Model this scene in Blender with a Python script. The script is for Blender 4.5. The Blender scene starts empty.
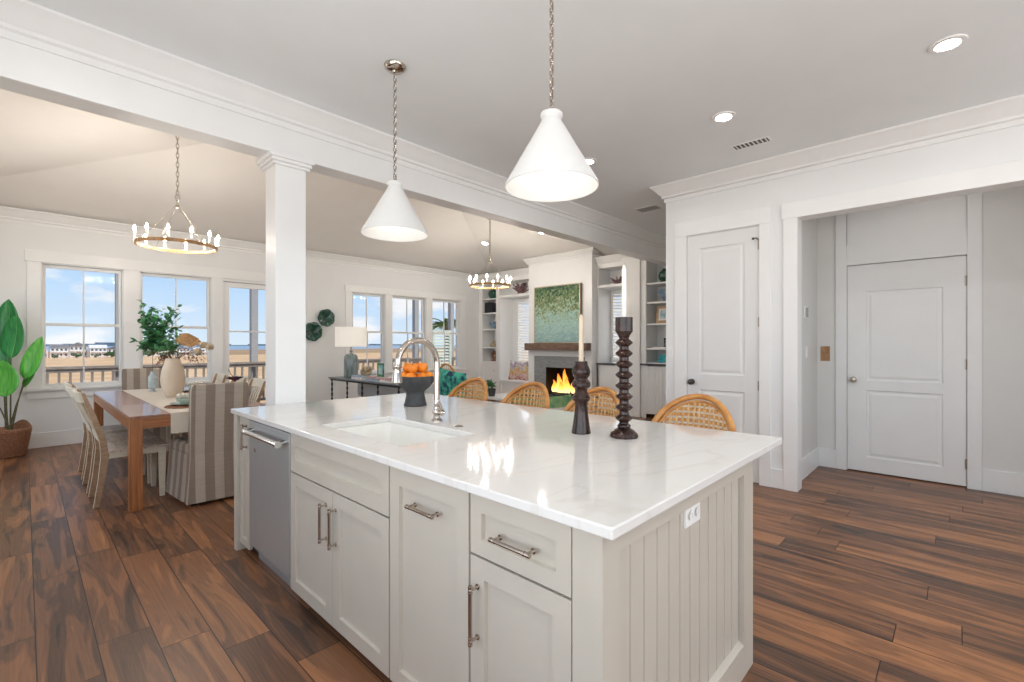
import bpy, bmesh, math, random
from mathutils import Vector, Matrix
R = math.radians
PI = math.pi
rnd = random.Random(7)
scene = bpy.context.scene
COL = scene.collection

# ------------------------------------------------------------------ camera, world, sun, exposure
cam_d = bpy.data.cameras.new('camera')
cam = bpy.data.objects.new('camera', cam_d); COL.objects.link(cam)
cam.location = (0, 0, 1.34); cam.rotation_euler = (R(90), 0, R(-46.3))
cam_d.sensor_width = 36; cam_d.lens = 36 * 466 / 1024
cam_d.shift_y = 3 / 1024; cam_d.clip_start = 0.05; cam_d.clip_end = 3000
scene.camera = cam
scene.view_settings.view_transform = 'Standard'
scene.view_settings.look = 'None'
scene.view_settings.gamma = 1
scene.view_settings.exposure = 0.07
scene.view_settings.use_curve_mapping = False
scene.cycles.max_bounces = 10
scene.cycles.diffuse_bounces = 6
scene.cycles.glossy_bounces = 5
scene.cycles.transmission_bounces = 6
scene.cycles.transparent_max_bounces = 12
scene.cycles.caustics_reflective = False
scene.cycles.caustics_refractive = False
scene.cycles.sample_clamp_indirect = 6
scene.cycles.use_denoising = True

CAN_L, BULB_L, SHADE_L, PEND_W = 152.0, 520.0, 0.10, .8
FILL_REAR, FILL_SIDE, FILL_KITCHEN, DAY_NICHE = 90.0, 24.0, 83.0, 7.0

world = bpy.data.worlds.new('world'); scene.world = world; world.use_nodes = True
def build_world():
    nt = world.node_tree; N = nt.nodes; L = nt.links; N.clear()
    out = N.new('ShaderNodeOutputWorld'); bg = N.new('ShaderNodeBackground')
    tc = N.new('ShaderNodeTexCoord'); sep = N.new('ShaderNodeSeparateXYZ')
    L.new(tc.outputs['Generated'], sep.inputs[0])
    ramp = N.new('ShaderNodeValToRGB'); e = ramp.color_ramp.elements
    e[0].position = 0; e[0].color = (.72, .85, .97, 1)
    e[1].position = .5; e[1].color = (.26, .46, .86, 1)
    m = e.new(.10); m.color = (.52, .73, .98, 1)
    m = e.new(.22); m.color = (.38, .62, .97, 1)
    L.new(sep.outputs[2], ramp.inputs[0])
    mp = N.new('ShaderNodeMapping'); mp.inputs['Scale'].default_value = (3.2, 3.2, 9.0)
    mp.inputs['Location'].default_value = (1.3, 0.4, 0.2)
    L.new(tc.outputs['Generated'], mp.inputs[0])
    no = N.new('ShaderNodeTexNoise'); no.inputs['Scale'].default_value = 1.5
    no.inputs['Detail'].default_value = 8; no.inputs['Roughness'].default_value = .55
    L.new(mp.outputs[0], no.inputs['Vector'])
    cr = N.new('ShaderNodeValToRGB'); cr.color_ramp.elements[0].position = .52; cr.color_ramp.elements[1].position = .62
    L.new(no.outputs[0], cr.inputs[0])
    mix = N.new('ShaderNodeMixRGB'); mix.inputs[2].default_value = (.92, .94, .97, 1)
    L.new(cr.outputs[0], mix.inputs[0]); L.new(ramp.outputs[0], mix.inputs[1])
    L.new(mix.outputs[0], bg.inputs[0]); bg.inputs[1].default_value = 1.0
    L.new(bg.outputs[0], out.inputs[0])
build_world()

sun_d = bpy.data.lights.new('sun', 'SUN'); sun_d.energy = 3.0; sun_d.angle = R(1); sun_d.color = (1, .96, .9)
sun = bpy.data.objects.new('sun', sun_d); COL.objects.link(sun)
sun.rotation_euler = Vector((-.35, 1, -1.05)).to_track_quat('-Z', 'Y').to_euler()

def area(name, loc, direction, sx, sy, watts, color):
    d = bpy.data.lights.new(name, 'AREA'); d.shape = 'RECTANGLE'; d.size = sx; d.size_y = sy
    d.energy = watts; d.color = color
    o = bpy.data.objects.new(name, d); COL.objects.link(o); o.location = loc
    o.rotation_euler = Vector(direction).to_track_quat('-Z', 'Y').to_euler()
    return o
area('fill_light_rear', (2.0, -3.50, 1.55), (0, 1, 1.1), 4.6, 2.2, FILL_REAR, (.93, .97, 1))  # added fill light out of view, tilted up to brighten the ceiling
area('fill_light_side', (-.92, 6.1, 1.6), (1, -.05, -.12), 3.0, 1.7, FILL_SIDE, (.97, .985, 1))  # added fill light out of view, brightens the great room from the left
area('fill_light_kitchen', (-.92, -.35, 1.5), (1, 0, .75), 5.0, 1.8, FILL_KITCHEN, (.93, .97, 1))  # added fill light beside the camera, lifts the island front and ceiling
area('daylight_niche_window', (8.405, 7.34, 1.5), (-1, 0, 0), .70, 1.8, DAY_NICHE, (1, 1, 1))
area('daylight_niche_window', (8.405, 4.85, 1.65), (-1, 0, 0), .45, 1.4, DAY_NICHE*.6, (1, 1, 1))

# ------------------------------------------------------------------ mesh helpers
class MB:
    def __init__(s): s.bm = bmesh.new()
    def quad(s, *p):
        return s.bm.faces.new([s.bm.verts.new(q) for q in p])
    def box(s, x0, y0, z0, x1, y1, z1):
        x0, x1 = min(x0, x1), max(x0, x1); y0, y1 = min(y0, y1), max(y0, y1); z0, z1 = min(z0, z1), max(z0, z1)
        v = [s.bm.verts.new(p) for p in ((x0,y0,z0),(x1,y0,z0),(x1,y1,z0),(x0,y1,z0),(x0,y0,z1),(x1,y0,z1),(x1,y1,z1),(x0,y1,z1))]
        for f in ((3,2,1,0),(4,5,6,7),(0,1,5,4),(1,2,6,5),(2,3,7,6),(3,0,4,7)):
            s.bm.faces.new([v[i] for i in f])
        return s
    def hexa(s, p):
        v = [s.bm.verts.new(q) for q in p]
        for f in ((3,2,1,0),(4,5,6,7),(0,1,5,4),(1,2,6,5),(2,3,7,6),(3,0,4,7)):
            s.bm.faces.new([v[i] for i in f])
        return s
    def bar(s, a, b, w, h, up=(0,0,1)):
        a, b = Vector(a), Vector(b); d = (b-a).normalized(); u = Vector(up)
        if abs(d.dot(u)) > .98: u = Vector((1,0,0))
        r = d.cross(u).normalized() * w/2; t = r.cross(d).normalized() * h/2
        s.hexa([a-r-t, a+r-t, b+r-t, b-r-t, a-r+t, a+r+t, b+r+t, b-r+t]); return s
    def ring(s, c, u, v, r, n, r2=None):
        r2 = r if r2 is None else r2
        return [s.bm.verts.new(Vector(c) + u*math.cos(2*PI*i/n)*r + v*math.sin(2*PI*i/n)*r2) for i in range(n)]
    def lathe(s, prof, c=(0,0,0), n=32, axis='z', cap=True):
        """prof: list of (radius, height)"""
        c = Vector(c)
        A = {'z': (Vector((1,0,0)), Vector((0,1,0)), Vector((0,0,1))),
             'x': (Vector((0,1,0)), Vector((0,0,1)), Vector((1,0,0))),
             'y': (Vector((0,0,1)), Vector((1,0,0)), Vector((0,1,0)))}[axis]
        rings = [s.ring(c + A[2]*h, A[0], A[1], max(r, 1e-5), n) for r, h in prof]
        for a, b in zip(rings, rings[1:]):
            for i in range(n):
                s.bm.faces.new((a[i], a[(i+1)%n], b[(i+1)%n], b[i]))
        if cap:
            if prof[0][0] > 1e-4: s.bm.faces.new(list(reversed(rings[0])))
            if prof[-1][0] > 1e-4: s.bm.faces.new(rings[-1])
        return s
    def tube(s, path, r, n=8, closed=False, cap=True):
        P = [Vector(p) for p in path]; m = len(P)
        rr = r if isinstance(r, (list, tuple)) else [r]*m
        prev = None; rings = []
        for i, p in enumerate(P):
            if closed: t = (P[(i+1)%m]-P[i-1]).normalized()
            elif i == 0: t = (P[1]-P[0]).normalized()
            elif i == m-1: t = (P[-1]-P[-2]).normalized()
            else: t = (P[i+1]-P[i-1]).normalized()
            if prev is None:
                up = Vector((0,0,1)) if abs(t.z) < .9 else Vector((1,0,0))
                u = t.cross(up).normalized()
            else:
                u = (prev - t*prev.dot(t)).normalized()
            prev = u; v = t.cross(u)
            rings.append(s.ring(p, u, v, rr[i], n))
        k = m if closed else m-1
        for i in range(k):
            a, b = rings[i], rings[(i+1)%m]
            for j in range(n): s.bm.faces.new((a[j], a[(j+1)%n], b[(j+1)%n], b[j]))
        if cap and not closed:
            s.bm.faces.new(list(reversed(rings[0]))); s.bm.faces.new(rings[-1])
        return s
    def ball(s, c, r, seg=16, squash=(1,1,1)):
        m = Matrix.Translation(c) @ Matrix.Diagonal((squash[0], squash[1], squash[2], 1))
        bmesh.ops.create_uvsphere(s.bm, u_segments=seg, v_segments=max(6, seg//2), radius=r, matrix=m); return s
    def poly(s, pts, d):
        """flat polygon extruded by vector d"""
        d = Vector(d); a = [s.bm.verts.new(p) for p in pts]; b = [s.bm.verts.new(Vector(p)+d) for p in pts]
        n = len(pts); s.bm.faces.new(list(reversed(a))); s.bm.faces.new(b)
        for i in range(n): s.bm.faces.new((a[i], a[(i+1)%n], b[(i+1)%n], b[i]))
        return s
    def plate(s, O, U, V, N, w, h, t, holes=(), steps=((0,-.008),)):
        """slab w x h, thickness t, front face at O+..; rect holes filled by nested rings (inset, depth)"""
        O, U, V, N = Vector(O), Vector(U), Vector(V), Vector(N)
        P = lambda u, v, d=0: O + U*u + V*v + N*d
        us = sorted({0, w, *[x for hh in holes for x in (hh[0], hh[2])]}); vs = sorted({0, h, *[x for hh in holes for x in (hh[1], hh[3])]})
        for a, b in zip(us, us[1:]):
            for c, d in zip(vs, vs[1:]):
                mu, mv = (a+b)/2, (c+d)/2
                if any(q[0] < mu < q[2] and q[1] < mv < q[3] for q in holes): continue
                s.quad(P(a,c), P(b,c), P(b,d), P(a,d))
        for q in holes:
            u0, v0, u1, v1 = q; cur = (u0, v0, u1, v1, 0)
            for ins, dep in steps:
                nx = (u0+ins, v0+ins, u1-ins, v1-ins, dep)
                A = [P(cur[0],cur[1],cur[4]), P(cur[2],cur[1],cur[4]), P(cur[2],cur[3],cur[4]), P(cur[0],cur[3],cur[4])]
                B = [P(nx[0],nx[1],nx[4]), P(nx[2],nx[1],nx[4]), P(nx[2],nx[3],nx[4]), P(nx[0],nx[3],nx[4])]
                for i in range(4): s.quad(A[i], A[(i+1)%4], B[(i+1)%4], B[i])
                cur = nx
            s.quad(*B)
        F = [P(0,0), P(w,0), P(w,h), P(0,h)]; K = [P(0,0,-t), P(w,0,-t), P(w,h,-t), P(0,h,-t)]
        for i in range(4): s.quad(F[i], K[i], K[(i+1)%4], F[(i+1)%4])
        s.quad(*reversed(K)); return s
    def beads(s, O, U, V, N, w, h, n, t=.01, gw=.005, gd=.005):
        O, U, V, N = Vector(O), Vector(U), Vector(V), Vector(N); bw = w/n
        pts = [(0, 0)]
        for i in range(1, n):
            c = i*bw; pts += [(c-gw/2, 0), (c-gw/4, -gd), (c+gw/4, -gd), (c+gw/2, 0)]
        pts.append((w, 0))
        for a, b in zip(pts, pts[1:]):
            s.quad(O+U*a[0]+N*a[1], O+U*b[0]+N*b[1], O+U*b[0]+N*b[1]+V*h, O+U*a[0]+N*a[1]+V*h)
        K = [O-N*t, O+U*w-N*t, O+U*w+V*h-N*t, O+V*h-N*t]; F = [O, O+U*w, O+U*w+V*h, O+V*h]
        s.quad(*reversed(K))
        for i in range(4): s.quad(F[i], K[i], K[(i+1)%4], F[(i+1)%4])
        return s
    def sweep(s, prof, path, z, side=1):
        """prof (out, dz); plan path; out = left of travel * side"""
        P = [Vector((p[0], p[1])) for p in path]; nrm = []
        for a, b in zip(P, P[1:]):
            d = (b-a).normalized(); nrm.append(Vector((-d.y, d.x))*side)
        offs = []
        for i in range(len(P)):
            if i == 0: offs.append(nrm[0])
            elif i == len(P)-1: offs.append(nrm[-1])
            else:
                m = (nrm[i-1]+nrm[i]).normalized(); offs.append(m / max(.3, m.dot(nrm[i])))
        secs = [[s.bm.verts.new((P[i].x+offs[i].x*o, P[i].y+offs[i].y*o, z+dz)) for o, dz in prof] for i in range(len(P))]
        k = len(prof)
        for a, b in zip(secs, secs[1:]):
            for j in range(k): s.bm.faces.new((a[j], a[(j+1)%k], b[(j+1)%k], b[j]))
        s.bm.faces.new(secs[0]); s.bm.faces.new(list(reversed(secs[-1]))); return s
    def build(s, name, m, parent=None, bevel=0, smooth=False, kind=None):
        me = bpy.data.meshes.new(name)
        bmesh.ops.recalc_face_normals(s.bm, faces=s.bm.faces[:])
        off = Vector((0,0,0)); q = parent
        while q is not None: off += q.location; q = q.parent
        if off.length: bmesh.ops.translate(s.bm, verts=s.bm.verts[:], vec=-off)
        s.bm.to_mesh(me); s.bm.free()
        for x in (m if isinstance(m, (list, tuple)) else [m]): me.materials.append(x)
        o = bpy.data.objects.new(name, me); COL.objects.link(o)
        if parent is not None: o.parent = parent
        if smooth:
            for p in me.polygons: p.use_smooth = True
            es = o.modifiers.new('edge', 'EDGE_SPLIT'); es.split_angle = R(smooth if smooth is not True else 40)
        if bevel:
            b = o.modifiers.new('bevel', 'BEVEL'); b.width = bevel; b.segments = 2; b.limit_method = 'ANGLE'; b.angle_limit = R(50)
        if kind: o['kind'] = kind
        return o

def tag(o, label=None, cat=None, group=None, kind=None):
    if label: o['label'] = label
    if cat: o['category'] = cat
    if group: o['group'] = group
    if kind: o['kind'] = kind
    return o
def thing(name, label, cat, loc=(0,0,0), group=None, kind=None):
    o = bpy.data.objects.new(name, None); COL.objects.link(o); o.location = loc; o.empty_display_size = .05
    return tag(o, label, cat, group, kind)
def dup(root, loc, rotz=0, label=None, group=None):
    def cp(o, par):
        c = o.copy(); COL.objects.link(c); c.parent = par
        for ch in list(o.children): cp(ch, c)
        return c
    r = cp(root, None); r.location = loc; r.rotation_euler = (0, 0, rotz)
    if label: r['label'] = label
    if group: r['group'] = group
    return r
X_, Y_, Z_ = Vector((1,0,0)), Vector((0,1,0)), Vector((0,0,1))

# ------------------------------------------------------------------ materials
def mat(name, color, rough=.5, metal=0, noise=0, nscale=20, stretch=(1,1,1), bump=0, bscale=60, emit=0, ecol=None, coat=0, spec=.5, color2=None, detail=4, sheen=0, trans=0):
    m = bpy.data.materials.new(name); m.use_nodes = True; nt = m.node_tree; N, L = nt.nodes, nt.links
    b = N['Principled BSDF']; c = (*color, 1)
    b.inputs['Base Color'].default_value = c; b.inputs['Roughness'].default_value = rough
    b.inputs['Metallic'].default_value = metal; b.inputs['Specular IOR Level'].default_value = spec
    b.inputs['Coat Weight'].default_value = coat; b.inputs['Sheen Weight'].default_value = sheen
    b.inputs['Transmission Weight'].default_value = trans
    tc = N.new('ShaderNodeTexCoord'); mp = N.new('ShaderNodeMapping'); mp.inputs['Scale'].default_value = stretch
    L.new(tc.outputs['Object'], mp.inputs[0])
    if noise or color2:
        n = N.new('ShaderNodeTexNoise'); n.inputs['Scale'].default_value = nscale; n.inputs['Detail'].default_value = detail
        L.new(mp.outputs[0], n.inputs['Vector'])
        cr = N.new('ShaderNodeValToRGB'); cr.color_ramp.elements[0].position = .36; cr.color_ramp.elements[1].position = .64
        if color2: a, d = (*color, 1), (*color2, 1)
        else:
            a = tuple(x*(1-noise) for x in color)+(1,); d = tuple(min(1, x*(1+noise)) for x in color)+(1,)
        cr.color_ramp.elements[0].color = a; cr.color_ramp.elements[1].color = d
        L.new(n.outputs[0], cr.inputs[0]); L.new(cr.outputs[0], b.inputs['Base Color'])
    if bump:
        n2 = N.new('ShaderNodeTexNoise'); n2.inputs['Scale'].default_value = bscale; n2.inputs['Detail'].default_value = 3
        L.new(mp.outputs[0], n2.inputs['Vector'])
        bp = N.new('ShaderNodeBump'); bp.inputs['Strength'].default_value = bump; bp.inputs['Distance'].default_value = .01
        L.new(n2.outputs[0], bp.inputs['Height']); L.new(bp.outputs[0], b.inputs['Normal'])
    if emit:
        b.inputs['Emission Color'].default_value = (*(ecol or color), 1); b.inputs['Emission Strength'].default_value = emit
    return m

def emis(name, col, s):
    m = bpy.data.materials.new(name); m.use_nodes = True; N = m.node_tree.nodes; L = m.node_tree.links
    N.remove(N['Principled BSDF']); e = N.new('ShaderNodeEmission'); e.inputs[0].default_value = (*col, 1); e.inputs[1].default_value = s
    L.new(e.outputs[0], N['Material Output'].inputs[0]); return m

def glass_mat(name, tint=(1,1,1), fres=1.45, clear=.96):
    m = bpy.data.materials.new(name); m.use_nodes = True; N = m.node_tree.nodes; L = m.node_tree.links
    N.remove(N['Principled BSDF'])
    t = N.new('ShaderNodeBsdfTransparent'); t.inputs[0].default_value = (*[c*clear for c in tint], 1)
    g = N.new('ShaderNodeBsdfGlossy'); g.inputs['Roughness'].default_value = .02
    f = N.new('ShaderNodeFresnel'); f.inputs[0].default_value = fres
    mx = N.new('ShaderNodeMixShader'); L.new(f.outputs[0], mx.inputs[0]); L.new(t.outputs[0], mx.inputs[1]); L.new(g.outputs[0], mx.inputs[2])
    L.new(mx.outputs[0], N['Material Output'].inputs[0]); return m

def floor_mat():
    m = bpy.data.materials.new('walnut_planks'); m.use_nodes = True; nt = m.node_tree; N, L = nt.nodes, nt.links
    b = N['Principled BSDF']
    def math_(op, a, c=None):
        n = N.new('ShaderNodeMath'); n.operation = op
        for i, v in enumerate((a, c)):
            if v is None: continue
            if isinstance(v, (int, float)): n.inputs[i].default_value = v
            else: L.new(v, n.inputs[i])
        return n.outputs[0]
    g = N.new('ShaderNodeNewGeometry'); sp = N.new('ShaderNodeSeparateXYZ'); L.new(g.outputs['Position'], sp.inputs[0])
    x, y = sp.outputs[0], sp.outputs[1]
    u = math_('DIVIDE', math_('ADD', x, 10.035), .19); row = math_('FLOOR', u); fu = math_('FRACT', u)
    wn = N.new('ShaderNodeTexWhiteNoise'); wn.noise_dimensions = '1D'; L.new(row, wn.inputs['W'])
    v = math_('DIVIDE', math_('ADD', math_('ADD', y, 20), math_('MULTIPLY', wn.outputs['Value'], 3.0)), 1.25)
    pid = math_('FLOOR', v); fv = math_('FRACT', v)
    cb = N.new('ShaderNodeCombineXYZ'); L.new(row, cb.inputs[0]); L.new(pid, cb.inputs[1])
    w2 = N.new('ShaderNodeTexWhiteNoise'); w2.noise_dimensions = '2D'; L.new(cb.outputs[0], w2.inputs['Vector'])
    pr = w2.outputs['Value']
    gv = N.new('ShaderNodeCombineXYZ')
    L.new(math_('MULTIPLY', x, 10.0), gv.inputs[0]); L.new(math_('MULTIPLY', y, 1.1), gv.inputs[1]); L.new(math_('MULTIPLY', pr, 37), gv.inputs[2])
    n1 = N.new('ShaderNodeTexNoise'); n1.inputs['Scale'].default_value = 1.0; n1.inputs['Detail'].default_value = 7; n1.inputs['Distortion'].default_value = 1.0; n1.inputs['Roughness'].default_value = .5
    L.new(gv.outputs[0], n1.inputs['Vector'])
    gv2 = N.new('ShaderNodeCombineXYZ')
    L.new(math_('MULTIPLY', x, 120.0), gv2.inputs[0]); L.new(math_('MULTIPLY', y, 2.2), gv2.inputs[1]); L.new(math_('MULTIPLY', pr, 11), gv2.inputs[2])
    n2 = N.new('ShaderNodeTexNoise'); n2.inputs['Scale'].default_value = 1.0; n2.inputs['Detail'].default_value = 6; n2.inputs['Roughness'].default_value = .65
    L.new(gv2.outputs[0], n2.inputs['Vector'])
    # figure rings
    rg = math_('FRACT', math_('MULTIPLY', n1.outputs[0], 7.0)); rg = math_('ABSOLUTE', math_('SUBTRACT', rg, .5))
    t = math_('ADD', math_('MULTIPLY', math_('ADD', n1.outputs[0], .09), .98), math_('MULTIPLY', math_('SUBTRACT', n2.outputs[0], .5), .32))
    t = math_('ADD', t, math_('MULTIPLY', math_('SUBTRACT', rg, .25), .20))
    t = math_('ADD', t, math_('MULTIPLY', math_('SUBTRACT', pr, .5), .22))
    cr = N.new('ShaderNodeValToRGB'); e = cr.color_ramp.elements
    e[0].position = .30; e[0].color = (.044, .030, .024, 1); e[1].position = .92; e[1].color = (.46, .205, .085, 1)
    q = e.new(.47); q.color = (.118, .060, .036, 1); q = e.new(.64); q.color = (.240, .108, .052, 1)
    L.new(t, cr.inputs[0])
    ex = math_('MINIMUM', fu, math_('SUBTRACT', 1, fu)); ev = math_('MINIMUM', fv, math_('SUBTRACT', 1, fv))
    gx = math_('LESS_THAN', ex, .011); gy = math_('LESS_THAN', ev, .0016); gap = math_('MAXIMUM', gx, gy)
    mx = N.new('ShaderNodeMixRGB'); mx.inputs[2].default_value = (.018, .010, .007, 1)
    L.new(gap, mx.inputs[0]); L.new(cr.outputs[0], mx.inputs[1]); L.new(mx.outputs[0], b.inputs['Base Color'])
    b.inputs['Roughness'].default_value = .33; b.inputs['Specular IOR Level'].default_value = .28
    bp = N.new('ShaderNodeBump'); bp.inputs['Strength'].default_value = .25; bp.inputs['Distance'].default_value = .004
    L.new(math_('SUBTRACT', n2.outputs[0], gap), bp.inputs['Height']); L.new(bp.outputs[0], b.inputs['Normal'])
    return m

def stripe_mat(name, c1, c2, axis=0, scale=1, width=.075, rough=.9, off=0):
    m = bpy.data.materials.new(name); m.use_nodes = True; nt = m.node_tree; N, L = nt.nodes, nt.links
    b = N['Principled BSDF']; tc = N.new('ShaderNodeTexCoord'); sp = N.new('ShaderNodeSeparateXYZ'); L.new(tc.outputs['Object'], sp.inputs[0])
    a = N.new('ShaderNodeMath'); a.operation = 'MULTIPLY_ADD'; a.inputs[1].default_value = 1/(2*width); a.inputs[2].default_value = 50+off; sn = N.new('ShaderNodeSeparateXYZ'); L.new(tc.outputs['Normal'], sn.inputs[0])
    def mm(op, p, q=None):
        k = N.new('ShaderNodeMath'); k.operation = op
        for i, w_ in enumerate((p, q)):
            if w_ is not None: L.new(w_, k.inputs[i])
        return k.outputs[0]
    gt = mm('GREATER_THAN', mm('ABSOLUTE', sn.outputs[0]), mm('ABSOLUTE', sn.outputs[1]))
    lp = N.new('ShaderNodeMix'); L.new(gt, lp.inputs[0]); L.new(sp.outputs[0], lp.inputs[2]); L.new(sp.outputs[1], lp.inputs[3]); L.new(lp.outputs[0], a.inputs[0])
    f = N.new('ShaderNodeMath'); f.operation = 'FRACT'; L.new(a.outputs[0], f.inputs[0])
    g = N.new('ShaderNodeMath'); g.operation = 'GREATER_THAN'; g.inputs[1].default_value = .5; L.new(f.outputs[0], g.inputs[0])
    n = N.new('ShaderNodeTexNoise'); n.inputs['Scale'].default_value = 1; n.inputs['Detail'].default_value = 2
    mp = N.new('ShaderNodeMapping'); mp.inputs['Scale'].default_value = (12, 12, 260); L.new(tc.outputs['Object'], mp.inputs[0]); L.new(mp.outputs[0], n.inputs['Vector'])
    mx = N.new('ShaderNodeMixRGB'); mx.inputs[1].default_value = (*c1, 1); mx.inputs[2].default_value = (*c2, 1); L.new(g.outputs[0], mx.inputs[0])
    m2 = N.new('ShaderNodeMixRGB'); m2.blend_type = 'MULTIPLY'; m2.inputs[0].default_value = .35; L.new(mx.outputs[0], m2.inputs[1]); L.new(n.outputs[0], m2.inputs[2])
    L.new(m2.outputs[0], b.inputs['Base Color']); b.inputs['Roughness'].default_value = rough
    bp = N.new('ShaderNodeBump'); bp.inputs['Strength'].default_value = .3; bp.inputs['Distance'].default_value = .003
    L.new(n.outputs[0], bp.inputs['Height']); L.new(bp.outputs[0], b.inputs['Normal'])
    return m

def quartz_mat():
    m = bpy.data.materials.new('quartz'); m.use_nodes = True; nt = m.node_tree; N, L = nt.nodes, nt.links
    b = N['Principled BSDF']; tc = N.new('ShaderNodeTexCoord')
    mp = N.new('ShaderNodeMapping'); mp.inputs['Rotation'].default_value = (0, 0, R(35)); mp.inputs['Scale'].default_value = (1, 3, 1); L.new(tc.outputs['Object'], mp.inputs[0])
    n = N.new('ShaderNodeTexNoise'); n.inputs['Scale'].default_value = 1.1; n.inputs['Detail'].default_value = 8; n.inputs['Distortion'].default_value = .8
    L.new(mp.outputs[0], n.inputs['Vector'])
    cr = N.new('ShaderNodeValToRGB'); e = cr.color_ramp.elements
    e[0].position = .40; e[0].color = (.74, .725, .70, 1); e[1].position = .62; e[1].color = (.74, .725, .70, 1)
    q = e.new(.49); q.color = (.735, .72, .69, 1); q = e.new(.51); q.color = (.69, .665, .625, 1); q = e.new(.53); q.color = (.74, .725, .70, 1)
    L.new(n.outputs[0], cr.inputs[0]); L.new(cr.outputs[0], b.inputs['Base Color'])
    b.inputs['Roughness'].default_value = .07; b.inputs['Specular IOR Level'].default_value = .6
    return m

def art_mat(name, stops, top=(.05,.12,.05), scale=9, vertical=True):
    """procedural abstract canvas: generated coords"""
    m = bpy.data.materials.new(name); m.use_nodes = True; nt = m.node_tree; N, L = nt.nodes, nt.links
    b = N['Principled BSDF']; tc = N.new('ShaderNodeTexCoord'); sp = N.new('ShaderNodeSeparateXYZ'); L.new(tc.outputs['Generated'], sp.inputs[0])
    n = N.new('ShaderNodeTexNoise'); n.inputs['Scale'].default_value = scale; n.inputs['Detail'].default_value = 6; n.inputs['Distortion'].default_value = 1.5
    L.new(tc.outputs['Object'], n.inputs['Vector'])
    a = N.new('ShaderNodeMath'); a.operation = 'MULTIPLY_ADD'; a.inputs[1].default_value = 1.7; a.inputs[2].default_value = -.85; L.new(n.outputs[0], a.inputs[0])
    s = N.new('ShaderNodeMath'); s.operation = 'ADD'; L.new(sp.outputs[2], s.inputs[0]); L.new(a.outputs[0], s.inputs[1])
    cr = N.new('ShaderNodeValToRGB'); e = cr.color_ramp.elements
    e[0].position = stops[0][0]; e[0].color = (*stops[0][1], 1); e[1].position = stops[-1][0]; e[1].color = (*stops[-1][1], 1)
    for p, c in stops[1:-1]:
        q = e.new(p); q.color = (*c, 1)
    L.new(s.outputs[0], cr.inputs[0]); L.new(cr.outputs[0], b.inputs['Base Color']); b.inputs['Roughness'].default_value = .7
    return m

M = {}
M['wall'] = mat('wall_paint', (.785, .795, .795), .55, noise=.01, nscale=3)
M['ceil'] = mat('ceiling_paint', (.82, .85, .865), .7, noise=.01, nscale=3)
M['vault'] = mat('vault_paint', (.80, .775, .745), .7, noise=.01, nscale=3)
M['trim'] = mat('trim_paint', (.83, .835, .83), .35, noise=.01, nscale=5)
M['door'] = mat('door_paint', (.76, .765, .76), .38, noise=.01, nscale=5)
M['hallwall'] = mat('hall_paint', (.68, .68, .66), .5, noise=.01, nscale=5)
M['floor'] = floor_mat()
M['cab'] = mat('cabinet_paint', (.53, .485, .415), .38, noise=.015, nscale=6)
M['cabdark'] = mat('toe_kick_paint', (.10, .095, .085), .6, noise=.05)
M['quartz'] = quartz_mat()
M['steel'] = mat('stainless', (.42, .43, .43), .38, .55, noise=.05, nscale=6, stretch=(1, 40, 1))
M['chrome'] = mat('polished_nickel', (.50, .44, .385), .12, 1, noise=.01)
M['bright'] = mat('polished_steel', (.85, .86, .87), .08, 1, noise=.01)
M['nickel'] = mat('antique_nickel', (.40, .36, .30), .28, 1, noise=.04)
M['dkmetal'] = mat('dark_bronze', (.10, .09, .08), .4, .8, noise=.05)
M['sink'] = mat('fireclay', (.86, .85, .81), .12, noise=.01, spec=.6)
M['glass'] = glass_mat('window_glass', fres=1.18, clear=.98)
M['shade'] = mat('opal_shade', (.62, .62, .61), .35, emit=SHADE_L, ecol=(1, .97, .93), noise=.01)
M['bulb'] = emis('bulb_glow', (1, .91, .80), BULB_L)
M['bulbsoft'] = emis('bulb_soft', (1, .93, .84), 30)
M['can'] = emis('downlight_lens', (1, .975, .945), CAN_L)
M['candim'] = emis('dim_downlight_lens', (1, .95, .88), CAN_L*.35)
M['sleeve'] = mat('candle_sleeve', (.85, .83, .78), .4, noise=.01)
M['ringwood'] = mat('chandelier_band', (.36, .19, .085), .35, .35, color2=(.50, .29, .13), nscale=30)
M['tablewood'] = mat('table_wood_rail', (.27, .095, .030), .38, color2=(.40, .16, .055), nscale=3, stretch=(1.2, 1.2, 22), detail=6, coat=.15)
M['tableleg'] = mat('table_wood_leg', (.27, .095, .030), .38, color2=(.40, .16, .055), nscale=3, stretch=(22, 22, 1.2), detail=6, coat=.15)
M['tabletop'] = mat('table_top_wood', (.27, .13, .085), .26, color2=(.36, .19, .13), nscale=5, stretch=(6, 1, 6), detail=6, coat=.3)
M['chairwood'] = mat('cream_painted_wood', (.62, .57, .45), .42, color2=(.68, .63, .52), nscale=14, stretch=(1, 1, 4))
M['chairedge'] = mat('oak_edge', (.33, .215, .125), .45, color2=(.44, .30, .185), nscale=14, stretch=(1, 1, 5))
M['seatwood'] = mat('grey_washed_oak', (.50, .42, .34), .3, color2=(.63, .55, .47), nscale=10, stretch=(3, 1, 3))
M['stripe'] = stripe_mat('striped_linen', (.54, .465, .385), (.33, .265, .21), 0, width=.070, off=.30)
M['linen'] = mat('cream_linen', (.70, .66, .58), .9, noise=.05, nscale=200, bump=.2, bscale=300)
M['runner'] = mat('table_runner', (.72, .65, .55), .9, noise=.06, nscale=200, bump=.2, bscale=400)
M['vase'] = mat('cream_ceramic', (.60, .49, .37), .6, color2=(.68, .58, .46), nscale=4, bump=.05, bscale=200)
M['leaf'] = mat('leaf_green', (.035, .15, .06), .45, color2=(.10, .30, .10), nscale=25)
M['leafblue'] = mat('leaf_bluegreen', (.02, .11, .05), .4, color2=(.10, .34, .13), nscale=14)
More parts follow.
